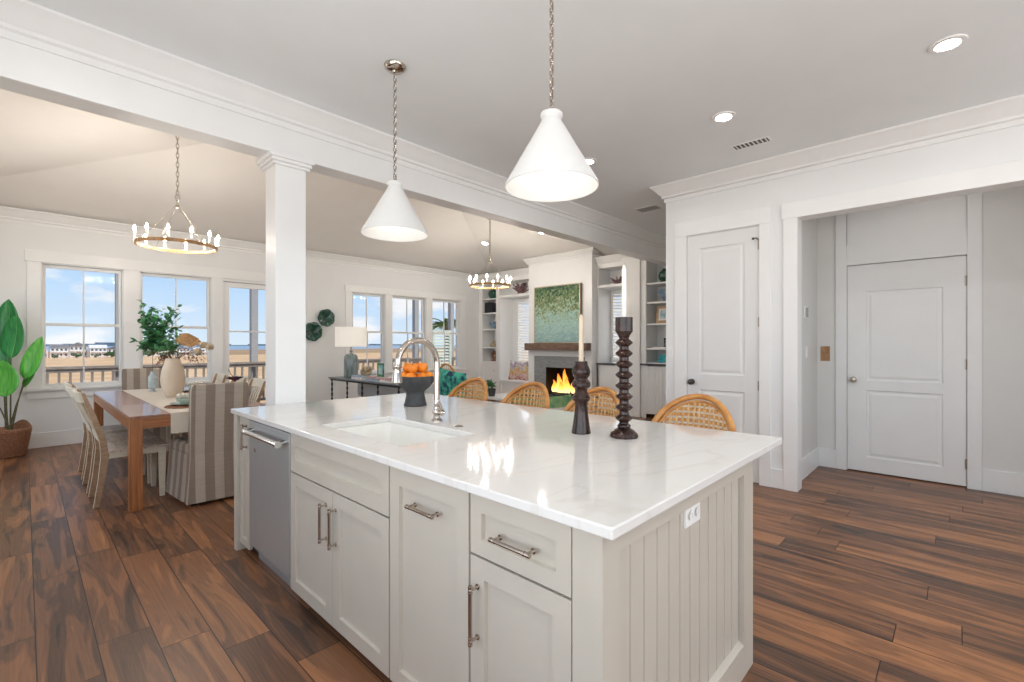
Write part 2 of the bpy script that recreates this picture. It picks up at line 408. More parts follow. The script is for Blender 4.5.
M['paddle'] = mat('paddle_leaf', (.008, .13, .03), .35, color2=(.03, .27, .06), nscale=6, stretch=(8, 8, 1))
M['paddlelt'] = mat('paddle_leaf_light', (.05, .30, .03), .35, color2=(.13, .46, .06), nscale=6, stretch=(8, 8, 1))
M['rib'] = mat('leaf_midrib', (.15, .38, .12), .4, noise=.05)
M['twig'] = mat('twig', (.13, .07, .04), .7, noise=.2)
M['stem'] = mat('plant_stem', (.12, .11, .05), .6, noise=.25, nscale=30)
M['basket'] = mat('woven_seagrass', (.20, .085, .04), .8, color2=(.40, .20, .11), nscale=60, stretch=(1, 1, 3), bump=.8, bscale=80)
M['tan'] = mat('dried_petal', (.42, .23, .09), .8, color2=(.62, .40, .20), nscale=60)
M['pamp'] = mat('dried_pod', (.36, .28, .17), .85, color2=(.58, .48, .33), nscale=60)
M['pink'] = mat('dried_pink', (.38, .18, .15), .8, color2=(.60, .36, .30), nscale=50)
M['purple'] = mat('dark_plum', (.035, .012, .03), .55, color2=(.10, .03, .07), nscale=40)
M['aqua'] = mat('aqua_ceramic', (.40, .50, .44), .25, color2=(.52, .60, .52), nscale=15)
M['glassaqua'] = mat('aqua_glass', (.50, .62, .64), .08, color2=(.68, .76, .77), nscale=30, trans=.35, spec=.7)
M['mat'] = mat('woven_mat', (.13, .05, .025), .8, color2=(.42, .19, .10), nscale=50, bump=.6, bscale=90)
M['dkwood'] = mat('dark_turned_wood', (.011, .004, .003), .26, color2=(.040, .012, .007), nscale=9, stretch=(4, 4, 1), coat=.12, spec=.4)
M['wax'] = mat('candle_wax', (.66, .54, .40), .45, noise=.03)
M['waxwhite'] = mat('candle_wax_white', (.80, .77, .72), .45, noise=.03)
M['bowl'] = mat('charcoal_stone', (.035, .037, .040), .62, color2=(.055, .056, .058), nscale=25, bump=.15, bscale=80)
M['orange'] = mat('orange_peel', (.78, .20, .008), .38, color2=(.90, .30, .015), nscale=6, bump=.25, bscale=110)
M['rattan'] = mat('rattan_pole', (.46, .18, .035), .32, color2=(.62, .30, .08), nscale=12, coat=.25)
M['cane'] = mat('cane_weave', (.50, .23, .06), .5, color2=(.64, .36, .12), nscale=40)
M['caneup'] = mat('cane_upright', (.66, .43, .19), .5, color2=(.76, .56, .31), nscale=40)
M['canelt'] = mat('cane_pale', (.74, .64, .48), .5, color2=(.82, .74, .60), nscale=40)
M['plate'] = mat('green_glaze', (.004, .035, .022), .15, color2=(.012, .085, .05), nscale=30, coat=.6, bump=.5, bscale=25)
M['lampb'] = mat('grey_blue_glaze', (.13, .18, .185), .2, color2=(.27, .33, .33), nscale=10, stretch=(3, 3, .5), coat=.5)
M['lshade'] = mat('linen_shade', (.78, .75, .70), .8, emit=.30, ecol=(1, .93, .82), noise=.03, nscale=80)
M['black'] = mat('black_iron', (.02, .021, .022), .45, .5, noise=.1)
M['bluestone'] = mat('slate_top', (.14, .16, .17), .35, color2=(.20, .22, .23), nscale=12)
M['paperw'] = mat('book_white', (.74, .73, .70), .7, noise=.03)
M['bookpink'] = mat('book_pink', (.50, .30, .30), .6, noise=.05)
M['bookblue'] = mat('book_blue', (.36, .44, .55), .6, noise=.05)
M['bookblack'] = mat('book_black', (.025, .025, .03), .5, noise=.1)
M['sofa'] = mat('sofa_fabric', (.68, .70, .71), .95, noise=.06, nscale=150, bump=.2, bscale=250)
M['teal'] = mat('teal_print', (.004, .035, .075), .8, color2=(.06, .46, .32), nscale=14, detail=1)
M['lime'] = mat('lime_print', (.25, .45, .05), .8, noise=.1)
M['greenfab'] = mat('green_print', (.10, .26, .14), .8, color2=(.28, .42, .16), nscale=9)
M['mantel'] = mat('mantel_wood', (.125, .075, .05), .7, color2=(.21, .135, .095), nscale=6, stretch=(6, 1, 6), bump=.3, bscale=30)
M['tile'] = mat('grey_tile', (.21, .225, .23), .3, color2=(.33, .345, .35), nscale=8, stretch=(1, 1.2, 14))
M['soot'] = mat('firebox_black', (.012, .011, .010), .7, noise=.2)
M['champ'] = mat('champagne_frame', (.50, .42, .29), .35, .5, noise=.05)
M['brownside'] = mat('frame_side', (.16, .09, .05), .5, noise=.1)
M['coral'] = mat('plum_coral', (.13, .06, .075), .8, color2=(.34, .20, .22), nscale=30)
M['bluecer'] = mat('blue_ceramic', (.12, .20, .30), .2, color2=(.28, .39, .49), nscale=14)
M['tealbox'] = mat('teal_box', (.01, .28, .33), .35, color2=(.03, .42, .45), nscale=12)
M['framew'] = mat('light_oak_frame', (.42, .27, .15), .5, color2=(.52, .36, .22), nscale=12)
M['picture'] = mat('seaside_print', (.25, .45, .52), .6, color2=(.75, .80, .80), nscale=9)
M['dkcounter'] = mat('dark_counter', (.045, .047, .05), .3, noise=.1)
M['shutter'] = mat('shutter_white', (.86, .86, .85), .4, emit=0, noise=.01)
M['darkvent'] = mat('vent_dark', (.10, .10, .10), .6, noise=.1)
M['plastic'] = mat('white_plastic', (.84, .84, .82), .3, noise=.01)
M['woodplate'] = mat('wood_switch_plate', (.28, .14, .06), .4, color2=(.40, .22, .10), nscale=20)
M['deck'] = mat('deck_wood', (.34, .29, .23), .7, color2=(.42, .36, .29), nscale=6, stretch=(1, 8, 1))
M['rail'] = mat('grey_stained_rail', (.23, .19, .16), .7, color2=(.31, .26, .22), nscale=10)
M['porch'] = mat('porch_post_paint', (.36, .35, .34), .6, noise=.05)
M['field'] = mat('marsh_grass_gold', (.62, .36, .16), 1, color2=(.80, .52, .27), nscale=.06, stretch=(1, 3, 1), detail=8)
M['water'] = mat('sound_water', (.10, .20, .30), .3, color2=(.20, .30, .38), nscale=.01)
M['marsh'] = mat('far_marsh', (.36, .20, .09), 1, color2=(.48, .30, .14), nscale=.02, stretch=(1, 4, 1), detail=6)
M['hill'] = mat('far_shore', (.10, .15, .20), 1, color2=(.16, .21, .26), nscale=.01)
M['housew'] = mat('far_house_white', (.72, .68, .64), .8, noise=.05)
M['houser'] = mat('far_house_roof', (.18, .17, .17), .8, noise=.1)
M['housewin'] = mat('far_house_window', (.04, .06, .09), .2, noise=.1)
M['tree'] = mat('far_tree_leaf', (.015, .04, .012), .9, color2=(.06, .12, .03), nscale=1.5)
M['palm'] = mat('palm_frond', (.07, .16, .03), .6, color2=(.20, .32, .08), nscale=3)
M['louver'] = mat('exterior_louver', (.50, .56, .47), .6, color2=(.60, .65, .55), nscale=5)
M['floral'] = mat('floral_print', (.70, .66, .62), .8, color2=(.62, .12, .10), nscale=16, detail=2)
M['flame'] = None
def flame_mat():
    m = bpy.data.materials.new('gas_flame'); m.use_nodes = True; N = m.node_tree.nodes; L = m.node_tree.links
    N.remove(N['Principled BSDF']); e = N.new('ShaderNodeEmission'); e.inputs[1].default_value = 2.2
    tc = N.new('ShaderNodeTexCoord'); sp = N.new('ShaderNodeSeparateXYZ'); L.new(tc.outputs['Generated'], sp.inputs[0])
    cr = N.new('ShaderNodeValToRGB'); q = cr.color_ramp.elements
    q[0].position = 0; q[0].color = (1, .72, .30, 1); q[1].position = 1; q[1].color = (.75, .12, .01, 1)
    k = q.new(.4); k.color = (1, .45, .07, 1)
    L.new(sp.outputs[2], cr.inputs[0]); L.new(cr.outputs[0], e.inputs[0])
    L.new(e.outputs[0], N['Material Output'].inputs[0]); return m
M['flame'] = flame_mat()

# ------------------------------------------------------------------ shell
CEIL = 3.05
YW = 8.59          # inner face of the window wall
XW = 4.84          # pantry wall face
XB = 6.06          # back-door wall
XF = 8.25          # fireplace wall
XL = -.95          # left wall
YR = -3.6          # rear wall
YB0, YB1, ZB = 3.47, 3.65, 2.685   # beam
MB().box(XL-.2, YR-.2, -.12, XF+.2, YW+.2, 0).build('floor', M['floor'], kind='structure')
# flat kitchen ceiling
MB().box(XL-.2, YR-.2, CEIL, XF+.2, YB1, CEIL+.1).build('ceiling', M['ceil'], kind='structure')
# hipped vault over the great room
def vault():
    b = MB(); z0 = 3.04; yr = (YB1+YW)/2; zr = z0 + (YW-yr)*.30
    aL, aR = 1.1, 1.3; h = YW-yr
    A, B, C_, D = (XL, YB1, z0), (XF, YB1, z0), (XF, YW, z0), (XL, YW, z0)
    E, F = (XL+h*aL, yr, zr), (XF-h*aR, yr, zr)
    up = Vector((0,0,.12))
    for f in ((A,B,F,E), (B,C_,F), (C_,D,E,F), (D,A,E)):
        b.bm.faces.new([b.bm.verts.new(p) for p in f])
        b.bm.faces.new([b.bm.verts.new(Vector(p)+up) for p in reversed(f)])
    b.build('ceiling_vault', M['vault'], kind='structure')
vault()
def wall_with_holes(name, O, U, w, h, t, N_, holes, m):
    """front face at O; holes go right through"""
    b = MB(); O, U, N_ = Vector(O), Vector(U), Vector(N_)
    us = sorted({0, w, *[x for q in holes for x in (q[0], q[2])]}); vs = sorted({0, h, *[x for q in holes for x in (q[1], q[3])]})
    def P(u, v, d): return O+U*u+Z_*v+N_*d
    for a, c in zip(us, us[1:]):
        run = []
        for d, e in zip(vs, vs[1:]):
            if not any(q[0] < (a+c)/2 < q[2] and q[1] < (d+e)/2 < q[3] for q in holes):
                if run and run[-1][1] == d: run[-1][1] = e
                else: run.append([d, e])
        for d, e in run:
            b.hexa([P(a,d,0), P(c,d,0), P(c,d,-t), P(a,d,-t), P(a,e,0), P(c,e,0), P(c,e,-t), P(a,e,-t)])
    return b.build(name, m, kind='structure')

ZS, ZH = .76, 2.40
WINS = [(.15, .975), (1.16, 2.06)]
WINR = [(4.443, 5.175), (5.34, 6.20), (6.37, 7.20)]
PD = (2.22, 3.20)      # glazed door
holes = [(a-XL, ZS, b-XL, ZH) for a, b in WINS] + [(a-XL, ZS, b-XL, ZH-.03) for a, b in WINR] + [(PD[0]-XL, 0, PD[1]-XL, 2.36)]
wall_with_holes('wall_back', (XL, YW, 0), X_, XF-XL, 3.06, .16, -Y_, holes, M['wall'])
# unseen left and rear walls, with openings added for the fill lights
wall_with_holes('wall_left', (XL, YR, 0), Y_, YW-YR, 3.06, .15, X_, [(4.6-YR, .7, 7.6-YR, 2.5), (-2.5-YR, .6, -.8-YR, 2.4), (-.65-YR, .6, 1.05-YR, 2.4), (1.2-YR, .6, 2.8-YR, 2.4)], M['wall'])
wall_with_holes('wall_rear', (XL, YR, 0), X_, XF-XL, 3.05, .15, Y_, [(-.3-XL, .5, 4.3-XL, 2.6)], M['wall'])
# fireplace wall with the two shuttered windows
wall_with_holes('wall_fireplace', (XF, YB1-1.5, 0), Y_, YW-YB1+1.5, 3.4, .15, -X_, [(4.62-YB1+1.5, .95, 5.08-YB1+1.5, 2.40), (6.98-YB1+1.5, .56, 7.70-YB1+1.5, 2.40)], M['wall'])
# pantry wall (door 1 opening, wide cased opening)
wall_with_holes('wall_pantry', (XW, -2.2, 0), Y_, 2.30+2.2, CEIL, .14, -X_, [(1.365+2.2, 0, 2.065+2.2, 2.47), (-1.3+2.2, 0, 1.10+2.2, 2.50)], M['wall'])
MB().box(XW+.14, 2.16, 0, XF, 2.30, CEIL).build('wall_hall', M['wall'], kind='structure')
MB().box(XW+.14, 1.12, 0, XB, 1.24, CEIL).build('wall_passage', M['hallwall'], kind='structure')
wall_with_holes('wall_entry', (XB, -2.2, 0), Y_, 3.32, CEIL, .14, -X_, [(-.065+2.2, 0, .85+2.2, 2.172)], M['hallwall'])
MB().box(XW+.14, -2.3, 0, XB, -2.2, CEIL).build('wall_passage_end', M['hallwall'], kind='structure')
MB().box(XW, YR, 0, XW+.14, -2.2, CEIL).build('wall_side', M['wall'], kind='structure')
# closet backs so the doors are not open to daylight
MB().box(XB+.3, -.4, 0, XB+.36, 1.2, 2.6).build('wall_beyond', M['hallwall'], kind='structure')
# beam and column
MB().box(XL, YB0, ZB, XF, YB1, CEIL-.0005).build('beam', M['trim'], kind='structure', bevel=.004)
c = MB(); cx0, cx1, cy0, cy1 = 1.223, 1.435, YB0+.003, YB0+.203
c.box(cx0, cy0, 0, cx1, cy1, ZB-.002)
c.box(cx0-.012, cy0-.0, 0, cx1+.012, cy1+.012, .2)
for o, z0, z1 in ((.022, ZB-.075, ZB-.055), (.034, ZB-.055, ZB-.03), (.046, ZB-.03, ZB-.001)):
    c.box(cx0-o, cy0-o, z0, cx1+o, cy1+o, z1)
c.build('column', M['trim'], kind='structure', bevel=.004)
# crown mouldings
CR = [(0,0), (.125,0), (.125,-.016), (.108,-.028), (.085,-.05), (.05,-.092), (.034,-.105), (.034,-.125), (.014,-.132), (.014,-.17), (0,-.17)]
MB().sweep(CR, [(XW, -2.2), (XW, 2.30), (XF, 2.30)], CEIL-.0008, 1).build('trim_1', M['trim'], kind='structure', smooth=30)
MB().sweep(CR, [(XL, YB0), (XF, YB0)], CEIL-.0008, -1).build('trim_2', M['trim'], kind='structure', smooth=30)
CW = [(o*.9, d) for o, d in CR]
MB().sweep(CW, [(XL, YW), (XF-.45, YW)], 3.036, -1).build('trim_3', M['trim'], kind='structure', smooth=30)
MB().sweep(CR, [(XL, YB1), (XF, YB1)], 3.03, 1).build('trim_4', M['trim'], kind='structure', smooth=30)
# casings on the pantry wall: door 1 and the wide opening
t = MB(); x0 = XW-.02
t.box(x0, 2.068, 0, XW, 2.195, 2.477); t.box(x0, 1.262, 0, XW, 1.362, 2.477)
t.box(x0-.003, 1.262, 2.477, XW, 2.195, 2.63)
t.build('trim_5', M['trim'], kind='structure', bevel=.003)
t = MB(); t.box(x0, 1.044, 0, XW, 1.158, 2.484); t.box(x0, -1.4, 0, XW, -1.28, 2.484); t.box(x0-.004, -1.4, 2.484, XW, 1.175, 2.63)
t.box(XW, 1.044, 0, XW+.15, 1.118, 2.484); t.box(XW, -1.28, 2.484, XW+.15, 1.118, 2.499)
t.build('trim_6', M['trim'], kind='structure', bevel=.003)
t = MB(); t.box(XW-.014, 1.158, 0, XW, 1.262, .18); t.box(XW-.016, 2.195, 0, XW, 2.30, .19); t.build('baseboard_pantry', M['trim'], kind='structure', bevel=.003)
t = MB(); t.box(XW+.15, 1.10, 0, XB, 1.12, .20); t.build('baseboard_passage', M['trim'], kind='structure', bevel=.003)
# entry wall: casing, transom panel, stile, baseboards
t = MB(); xe = XB-.02
t.box(xe, .852, 0, XB, .948, CEIL-.01); t.box(xe, -.165, 0, XB, -.067, CEIL-.01)
t.plate((xe, -.067, 2.174), Y_, Z_, -X_, .919, .86, .02, [(.0, .21, .919, .58)], ((.0,-.018), (.012,-.018)))
t.build('trim_7', M['trim'] if False else M['door'], kind='structure', bevel=.002)
t = MB(); t.box(xe, .948, 0, XB, 1.10, .20); t.box(xe, -2.2, 0, XB, -.165, .20)
t.build('baseboard_entry', M['door'], kind='structure', bevel=.003)
t = MB(); t.box(XL, YW-.018, 0, PD[0]-.12, YW, .19); t.box(PD[1]+.12, YW-.018, 0, XF-.46, YW, .19); t.build('baseboard_back', M['trim'], kind='structure', bevel=.003)

# doors ------------------------------------------------------------
def panel_door(name, x, y0, y1, z1, label, rows, knob_y, knob_z, hinge_y, hinge_z, knobstyle, m):
    d = MB(); w = y1-y0
    d.plate((x, y0, .012), Y_, Z_, -X_, w, z1-.012, .04, [(a[0], a[1]-.012, a[2], a[3]-.012) for a in rows], ((.0,-.001), (.008,-.010), (.022,-.011), (.045,-.004)))
    o = d.build(name, m, kind='structure'); o['label'] = label
    k = MB()
    k.lathe([(.030, 0), (.030, -.006), (.012, -.010), (.011, -.030), (.026, -.038), (.030, -.050), (.024, -.062), (.0, -.066)], (x, knob_y, knob_z), 20, 'x')
    k.build('knob', knobstyle, o, smooth=40)
    for z in hinge_z:
        h = MB(); h.box(x-.006, hinge_y-.012, z-.045, x+.002, hinge_y+.012, z+.045)
        h.lathe([(.006, -.048), (.006, .048)], (x-.009, hinge_y, z), 8); h.build('hinge', M['nickel'], o)
    return o
d1 = panel_door('door_1', XW+.004, 1.368, 2.062, 2.468, 'tall two panel white pantry door', [(.13, .12, .57, .87), (.13, 1.03, .57, 2.33)], 2.013, .945, 1.366, (.35, .94, 1.55, 2.29), M['dkmetal'], M['door'])
h = MB(); h.tube([(XW-.002, 1.37, 2.335), (XW-.03, 1.385, 2.35), (XW-.045, 1.40, 2.345)], .006, 8); h.ball((XW-.05, 1.405, 2.342), .013, 10); h.build('door_stop', M['dkmetal'], d1)
d2 = panel_door('door_2', XB+.006, -.062, .847, 2.166, 'two panel light grey entry door at the end of the passage', [(.16, .16, .75, .90-.04), (.16, .96, .75, 1.89)], .795, .965, -.062, (.22, 1.15, 1.93), M['nickel'], M['door'])

# windows ----------------------------------------------------------
def window(name, x0, x1, z0, z1, label, drop=0):
    """double-hung unit set in the back wall, outside is +Y"""
    yf = YW+.065
    f = MB()
    for a in ((x0, YW+.001, z0, x0+.012, YW+.16, z1), (x1-.012, YW+.001, z0, x1, YW+.16, z1), (x0, YW+.001, z1-.012, x1, YW+.16, z1), (x0, YW+.001, z0, x1, YW+.16, z0+.015)): f.box(*a)
    root = f.build(name, M['trim'], kind='structure'); root['label'] = label
    zm = (z0+z1)/2+.02; a0, a1 = x0+.013, x1-.013
    for nm, za, zb, yy in (('sash', zm-.02, z1-.013, yf+.022), ('sash', z0+.016, zm+.02, yf-.012)):
        s = MB(); r = .030
        s.box(a0, yy, za, a0+r, yy+.032, zb); s.box(a1-r, yy, za, a1, yy+.032, zb)
        s.box(a0+r, yy, zb-.04, a1-r, yy+.032, zb); s.box(a0+r, yy, za, a1-r, yy+.032, za+.04)
        xm = (x0+x1)/2; s.box(xm-.009, yy+.004, za+.04, xm+.009, yy+.028, zb-.04)
        so = s.build(nm, M['trim'], root, bevel=.002)
        g = MB(); g.box(a0+r, yy+.014, za+.04, a1-r, yy+.018, zb-.04); g.build('pane', M['glass'], so)
    return root
window('window_1', *WINS[0], ZS, ZH, 'tall double hung window left of the dining table, nearest the floor plant')
window('window_2', *WINS[1], ZS, ZH, 'double hung window behind the leafy branches on the dining table')
for i, w_ in enumerate(WINR):
    window('window_%d' % (i+3), *w_, ZS, ZH-.03, ['double hung window behind the table lamp', 'middle window of the three by the fireplace wall', 'window nearest the fireplace wall, louvred screen outside'][i])
# casings and sills
t = MB(); y0 = YW-.02
t.box(.02, y0, ZS, .15, YW, 2.40); t.box(.975, y0, ZS, 1.16, YW, 2.40); t.box(2.06, y0, .19, 2.22, YW, 2.40); t.box(PD[1], y0, 0, PD[1]+.12, YW, 2.40)
t.box(.0, y0-.004, 2.40, PD[1]+.14, YW, 2.55)
t.box(-.02, YW-.055, ZS-.03, 2.07, YW, ZS); t.box(.02, y0, ZS-.13, 2.06, YW, ZS-.03)
t.build('trim_8', M['trim'], kind='structure', bevel=.003)
t = MB()
t.box(4.30, y0, ZS, 4.443, YW, 2.37); t.box(5.175, y0, ZS, 5.34, YW, 2.37); t.box(6.20, y0, ZS, 6.37, YW, 2.37); t.box(7.20, y0, ZS, 7.34, YW, 2.37)
t.box(4.29, y0-.004, 2.37, 7.36, YW, 2.49); t.box(4.27, YW-.055, ZS-.03, 7.38, YW, ZS); t.box(4.30, y0, ZS-.12, 7.34, YW, ZS-.03)
t.build('trim_9', M['trim'], kind='structure', bevel=.003)
# glazed patio door
f = MB(); a, b_ = PD
f.box(a+.001, YW+.03, .01, a+.10, YW+.075, 2.35); f.box(b_-.10, YW+.03, .01, b_-.001, YW+.075, 2.35)
f.box(a+.10, YW+.03, 2.27, b_-.10, YW+.075, 2.35); f.box(a+.10, YW+.03, .01, b_-.10, YW+.075, .28)
f.box(a+.10, YW+.04, 1.535, b_-.10, YW+.065, 1.56)
pd = f.build('door_3', M['trim'], kind='structure', bevel=.003); pd['label'] = 'glazed patio door beside the square column'
MB().box(a+.10, YW+.05, .28, b_-.10, YW+.055, 2.27).build('pane', M['glass'], pd)
k = MB(); k.box(b_-.075, YW+.024, .92, b_-.035, YW+.03, 1.12); k.tube([(b_-.055, YW+.026, 1.0), (b_-.055, YW-.02, 1.0), (b_-.16, YW-.02, 1.0)], .008); k.build('handle', M['nickel'], pd, smooth=40)

# downlights, vents, switches ---------------------------------------
def downlight(x, y, z, label, lens='can'):
    t_ = thing('recessed_downlight', label, 'ceiling light', (x, y, z))
    r = MB(); r.lathe([(.055, -.001), (.056, -.010), (.082, -.008), (.085, -.0005), (.055, -.0005)], (x, y, z), 32, cap=False)
    r.build('trim_ring', M['plastic'], t_, smooth=40)
    l = MB(); l.lathe([(.0, -.006), (.055, -.006)], (x, y, z), 32, cap=False); l.build('lens', M[lens], t_)
    return t_
for (x, y, lb) in ((3.63, .04, 'round recessed ceiling light, the largest, towards the right edge'), (3.63, 1.27, 'round recessed ceiling light beside the slotted ceiling vent'), (3.64, 2.50, 'round recessed ceiling light peeking past the nearer pendant shade')):
    downlight(x, y, CEIL, lb)
for x, y in ((3.63, -1.2), (3.63, -2.4), (.2, -1.2), (.2, .9), (2.0, -1.6), (2.0, -2.8), (.2, 2.4), (-.3, -2.6)):
    downlight(x, y, CEIL, 'round recessed ceiling light over the kitchen behind the viewer').__setitem__('group', 'unseen kitchen ceiling lights')
for x, y, lb in ((6.575, 7.055, 'small recessed light in the vaulted ceiling near the far chandelier'), (6.62, 5.56, 'small recessed light in the vaulted ceiling above the fireplace')):
    z = 3.04+.2308*(XF-x)
    t_ = downlight(x, y, z-.002, lb); t_.rotation_euler = (0, -math.atan(-.2308), 0)
downlight(5.45, .1, CEIL, 'round recessed ceiling light inside the entry passage', 'candim')
for (x, y, wv, lb) in ((4.28, 1.27, 1, 'slotted ceiling vent above the pantry door crown'), (5.45, 2.82, 1.9, 'slotted ceiling vent beyond the corner of the pantry wall')):
    v = thing('ceiling_vent', lb, 'vent', (x, y, CEIL))
    a_, c_, l_ = .048*wv, .060*wv, .135; f = MB(); f.box(x-c_, y-l_-.015, CEIL-.006, x-a_, y+l_+.015, CEIL-.0005); f.box(x+a_, y-l_-.015, CEIL-.006, x+c_, y+l_+.015, CEIL-.0005)
    f.box(x-a_, y-l_-.015, CEIL-.006, x+a_, y-l_, CEIL-.0005); f.box(x-a_, y+l_, CEIL-.006, x+a_, y+l_+.015, CEIL-.0005); f.build('frame', M['plastic'], v)
    f = MB()
    for i in range(8): f.bar((x-a_, y-l_+.018+i*.033, CEIL-.005), (x+a_, y-l_+.018+i*.033, CEIL-.005), .008, .004)
    f.build('slats', M['plastic'], v); MB().box(x-a_, y-l_, CEIL-.002, x+a_, y+l_, CEIL-.0006).build('duct', M['darkvent'], v)
def switch(name, label, cat, O, U, N_, w, h, m=None, gangs=1, paddles=True):
    O, U, N_ = Vector(O), Vector(U), Vector(N_)
    b = MB(); b.plate(O - U*w/2 - Z_*h/2 + N_*.006, U, Z_, N_, w, h, .006)
    o = b.build(name, m or M['plastic'], bevel=.0015); tag(o, label, cat)
    for i in range(gangs):
        cu = (i-(gangs-1)/2)*w/gangs
        p = MB(); p.plate(O + U*(cu-.013) - Z_*.028 + N_*.010, U, Z_, N_, .026, .056, .004); p.build('rocker' if paddles else 'socket', m or M['plastic'], o, bevel=.001)
    return o
switch('light_switch', 'white wall switch beside the pantry door', 'light switch', (XW, 2.245, 1.255), Y_, -X_, .075, .12)
switch('light_switch', 'brown wooden switch plate left of the entry door', 'light switch', (XB, 1.045, 1.235), Y_, -X_, .085, .16, M['woodplate'])
switch('light_switch', 'white switch plate low on the passage side wall', 'light switch', (5.55, 1.12, 1.26), X_, -Y_, .075, .12)
o = MB(); o.box(5.42, 1.104, 1.60, 5.55, 1.1195, 1.72); th = o.build('wall_thermostat', M['plastic'], bevel=.004); tag(th, 'small white wall control higher on the passage side wall', 'thermostat')
MB().box(5.44, 1.101, 1.61, 5.46, 1.104, 1.71).build('dial_slot', M['darkvent'], th); MB().box(5.51, 1.101, 1.61, 5.53, 1.104, 1.71).build('dial_slot', M['darkvent'], th)

# ------------------------------------------------------------------ kitchen island
XI = .966   # door faces
ZC = .884   # underside of the worktop
def pull(parent, p, axis, length, stand=.032, r=.0065, m=None):
    """bar pull, end posts with little knuckles; p = centre on the face, face looks to -X"""
    b = MB(); p = Vector(p); ax = Vector(axis); a, c_ = p-ax*length/2, p+ax*length/2; out = -X_*stand
    b.tube([a+out-ax*.014, c_+out+ax*.014], r, 12)
    for q in (a, c_):
        b.tube([q, q+out], r*.8, 10); b.tube([q, q-X_*.004], r*1.35, 12)
        b.tube([q+out-ax*.012, q+out-ax*.006], r*1.15, 12); b.tube([q+out+ax*.006, q+out+ax*.012], r*1.15, 12)
        b.ball(q+out, r*1.12, 12)
    return b.build('handle', m or M['chrome'], parent, smooth=40)
def front(name, parent, y0, y1, z0, z1, frame=.062):
    b = MB(); b.plate((XI, y0, z0), Y_, Z_, -X_, y1-y0, z1-z0, .02, [(frame, frame, y1-y0-frame, z1-z0-frame)], ((.0,-.0008), (.002,-.014)))
    return b.build(name, M['cab'], parent, bevel=.001)
def carcass(parent, y0, y1, top=True):
    b = MB(); x0, x1 = XI+.022, 1.58
    b.box(x0, y0, .10, x1, y0+.016, ZC-.002); b.box(x0, y1-.016, .10, x1, y1, ZC-.002)
    b.box(x0, y0+.016, .10, x1, y1-.016, .116); b.box(x1-.01, y0+.016, .116, x1, y1-.016, ZC-.002)
    b.build('carcass', M['cab'], parent)
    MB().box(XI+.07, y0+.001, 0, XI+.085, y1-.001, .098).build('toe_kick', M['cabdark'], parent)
G = .0032; ZD0, ZT = .058, .872
def cab(label, y0, y1):
    t_ = thing('base_cabinet', label, 'cabinet', (1.27, (y0+y1)/2, 0)); carcass(t_, y0, y1); return t_
c1 = cab('narrow grey-green cabinet at the island end beyond the dishwasher', 3.178, 3.37)
o = front('door', c1, 3.178+G, 3.37-G, ZD0, ZT, .045); pull(o, (XI, 3.225, .76), Z_, .13)
c2 = cab('wide grey-green sink cabinet with a pair of doors', 1.575, 2.535)
front('drawer_front', c2, 1.575+G, 2.535-G, .676, ZT)
o = front('door', c2, 2.052+G*.6, 2.535-G, ZD0, .668); pull(o, (XI, 2.112, .518), Z_, .155)
o = front('door', c2, 1.575+G, 2.052-G*.6, ZD0, .668); pull(o, (XI, 2.015, .518), Z_, .155)
c3 = cab('tall single front grey-green pull-out cabinet with a horizontal handle', 1.109, 1.572)
o = front('door', c3, 1.109+G, 1.572-G, ZD0, ZT); pull(o, (XI, 1.335, .765), Y_, .13)
c4 = cab('grey-green cabinet nearest the island corner, one drawer over a door', .711, 1.106)
o = front('drawer', c4, .711+G, 1.106-G, .690, ZT, .05); pull(o, (XI, .905, .772), Y_, .13)
o = front('door', c4, .711+G, 1.106-G, ZD0, .682); pull(o, (XI, 1.068, .515), Z_, .155)
# end panels, post and back
e1 = thing('island_end_panel', 'beadboard end panel of the island facing the viewer', 'end panel', (1.55, .66, 0))
b = MB(); b.plate((XI, .62, 0), X_, Z_, -Y_, 2.113-XI, ZC-.001, .09, [(.080, .125, 1.034, .814)], ((.0,-.001), (.0,-.026)))
b.build('frame', M['cab'], e1, bevel=.0015)
b = MB(); b.beads((1.052, .640, .131), X_, Z_, -Y_, .942, .677, 12, t=.004, gw=.012, gd=.012); b.build('beadboard', M['cab'], e1)
b = MB(); b.hexa([(1.048,.6215,.126),(1.998,.6215,.126),(1.998,.6395,.126),(1.048,.6395,.126),(1.048,.6215,.127),(1.998,.6215,.127),(1.998,.6395,.142),(1.048,.6395,.142)]); b.build('ledge', M['cab'], e1)
e2 = MB(); e2.box(XI-.018, 3.374, 0, 2.113, 3.425, ZC-.001); e2 = e2.build('island_end_panel', M['cab'], bevel=.003); tag(e2, 'plain pale end panel of the island on the dining side', 'end panel')
e3 = MB(); e3.beads((2.113, .712, .12), Y_, Z_, X_, 2.66, .76, 34, t=.02, gw=.006); e3.box(1.60, .712, 0, 2.092, .73, ZC-.001); e3.box(2.0, .73, 0, 2.125, 3.372, .12)
e3 = e3.build('island_back_panel', M['cab']); tag(e3, 'beadboard back panel of the island under the stool overhang', 'back panel')
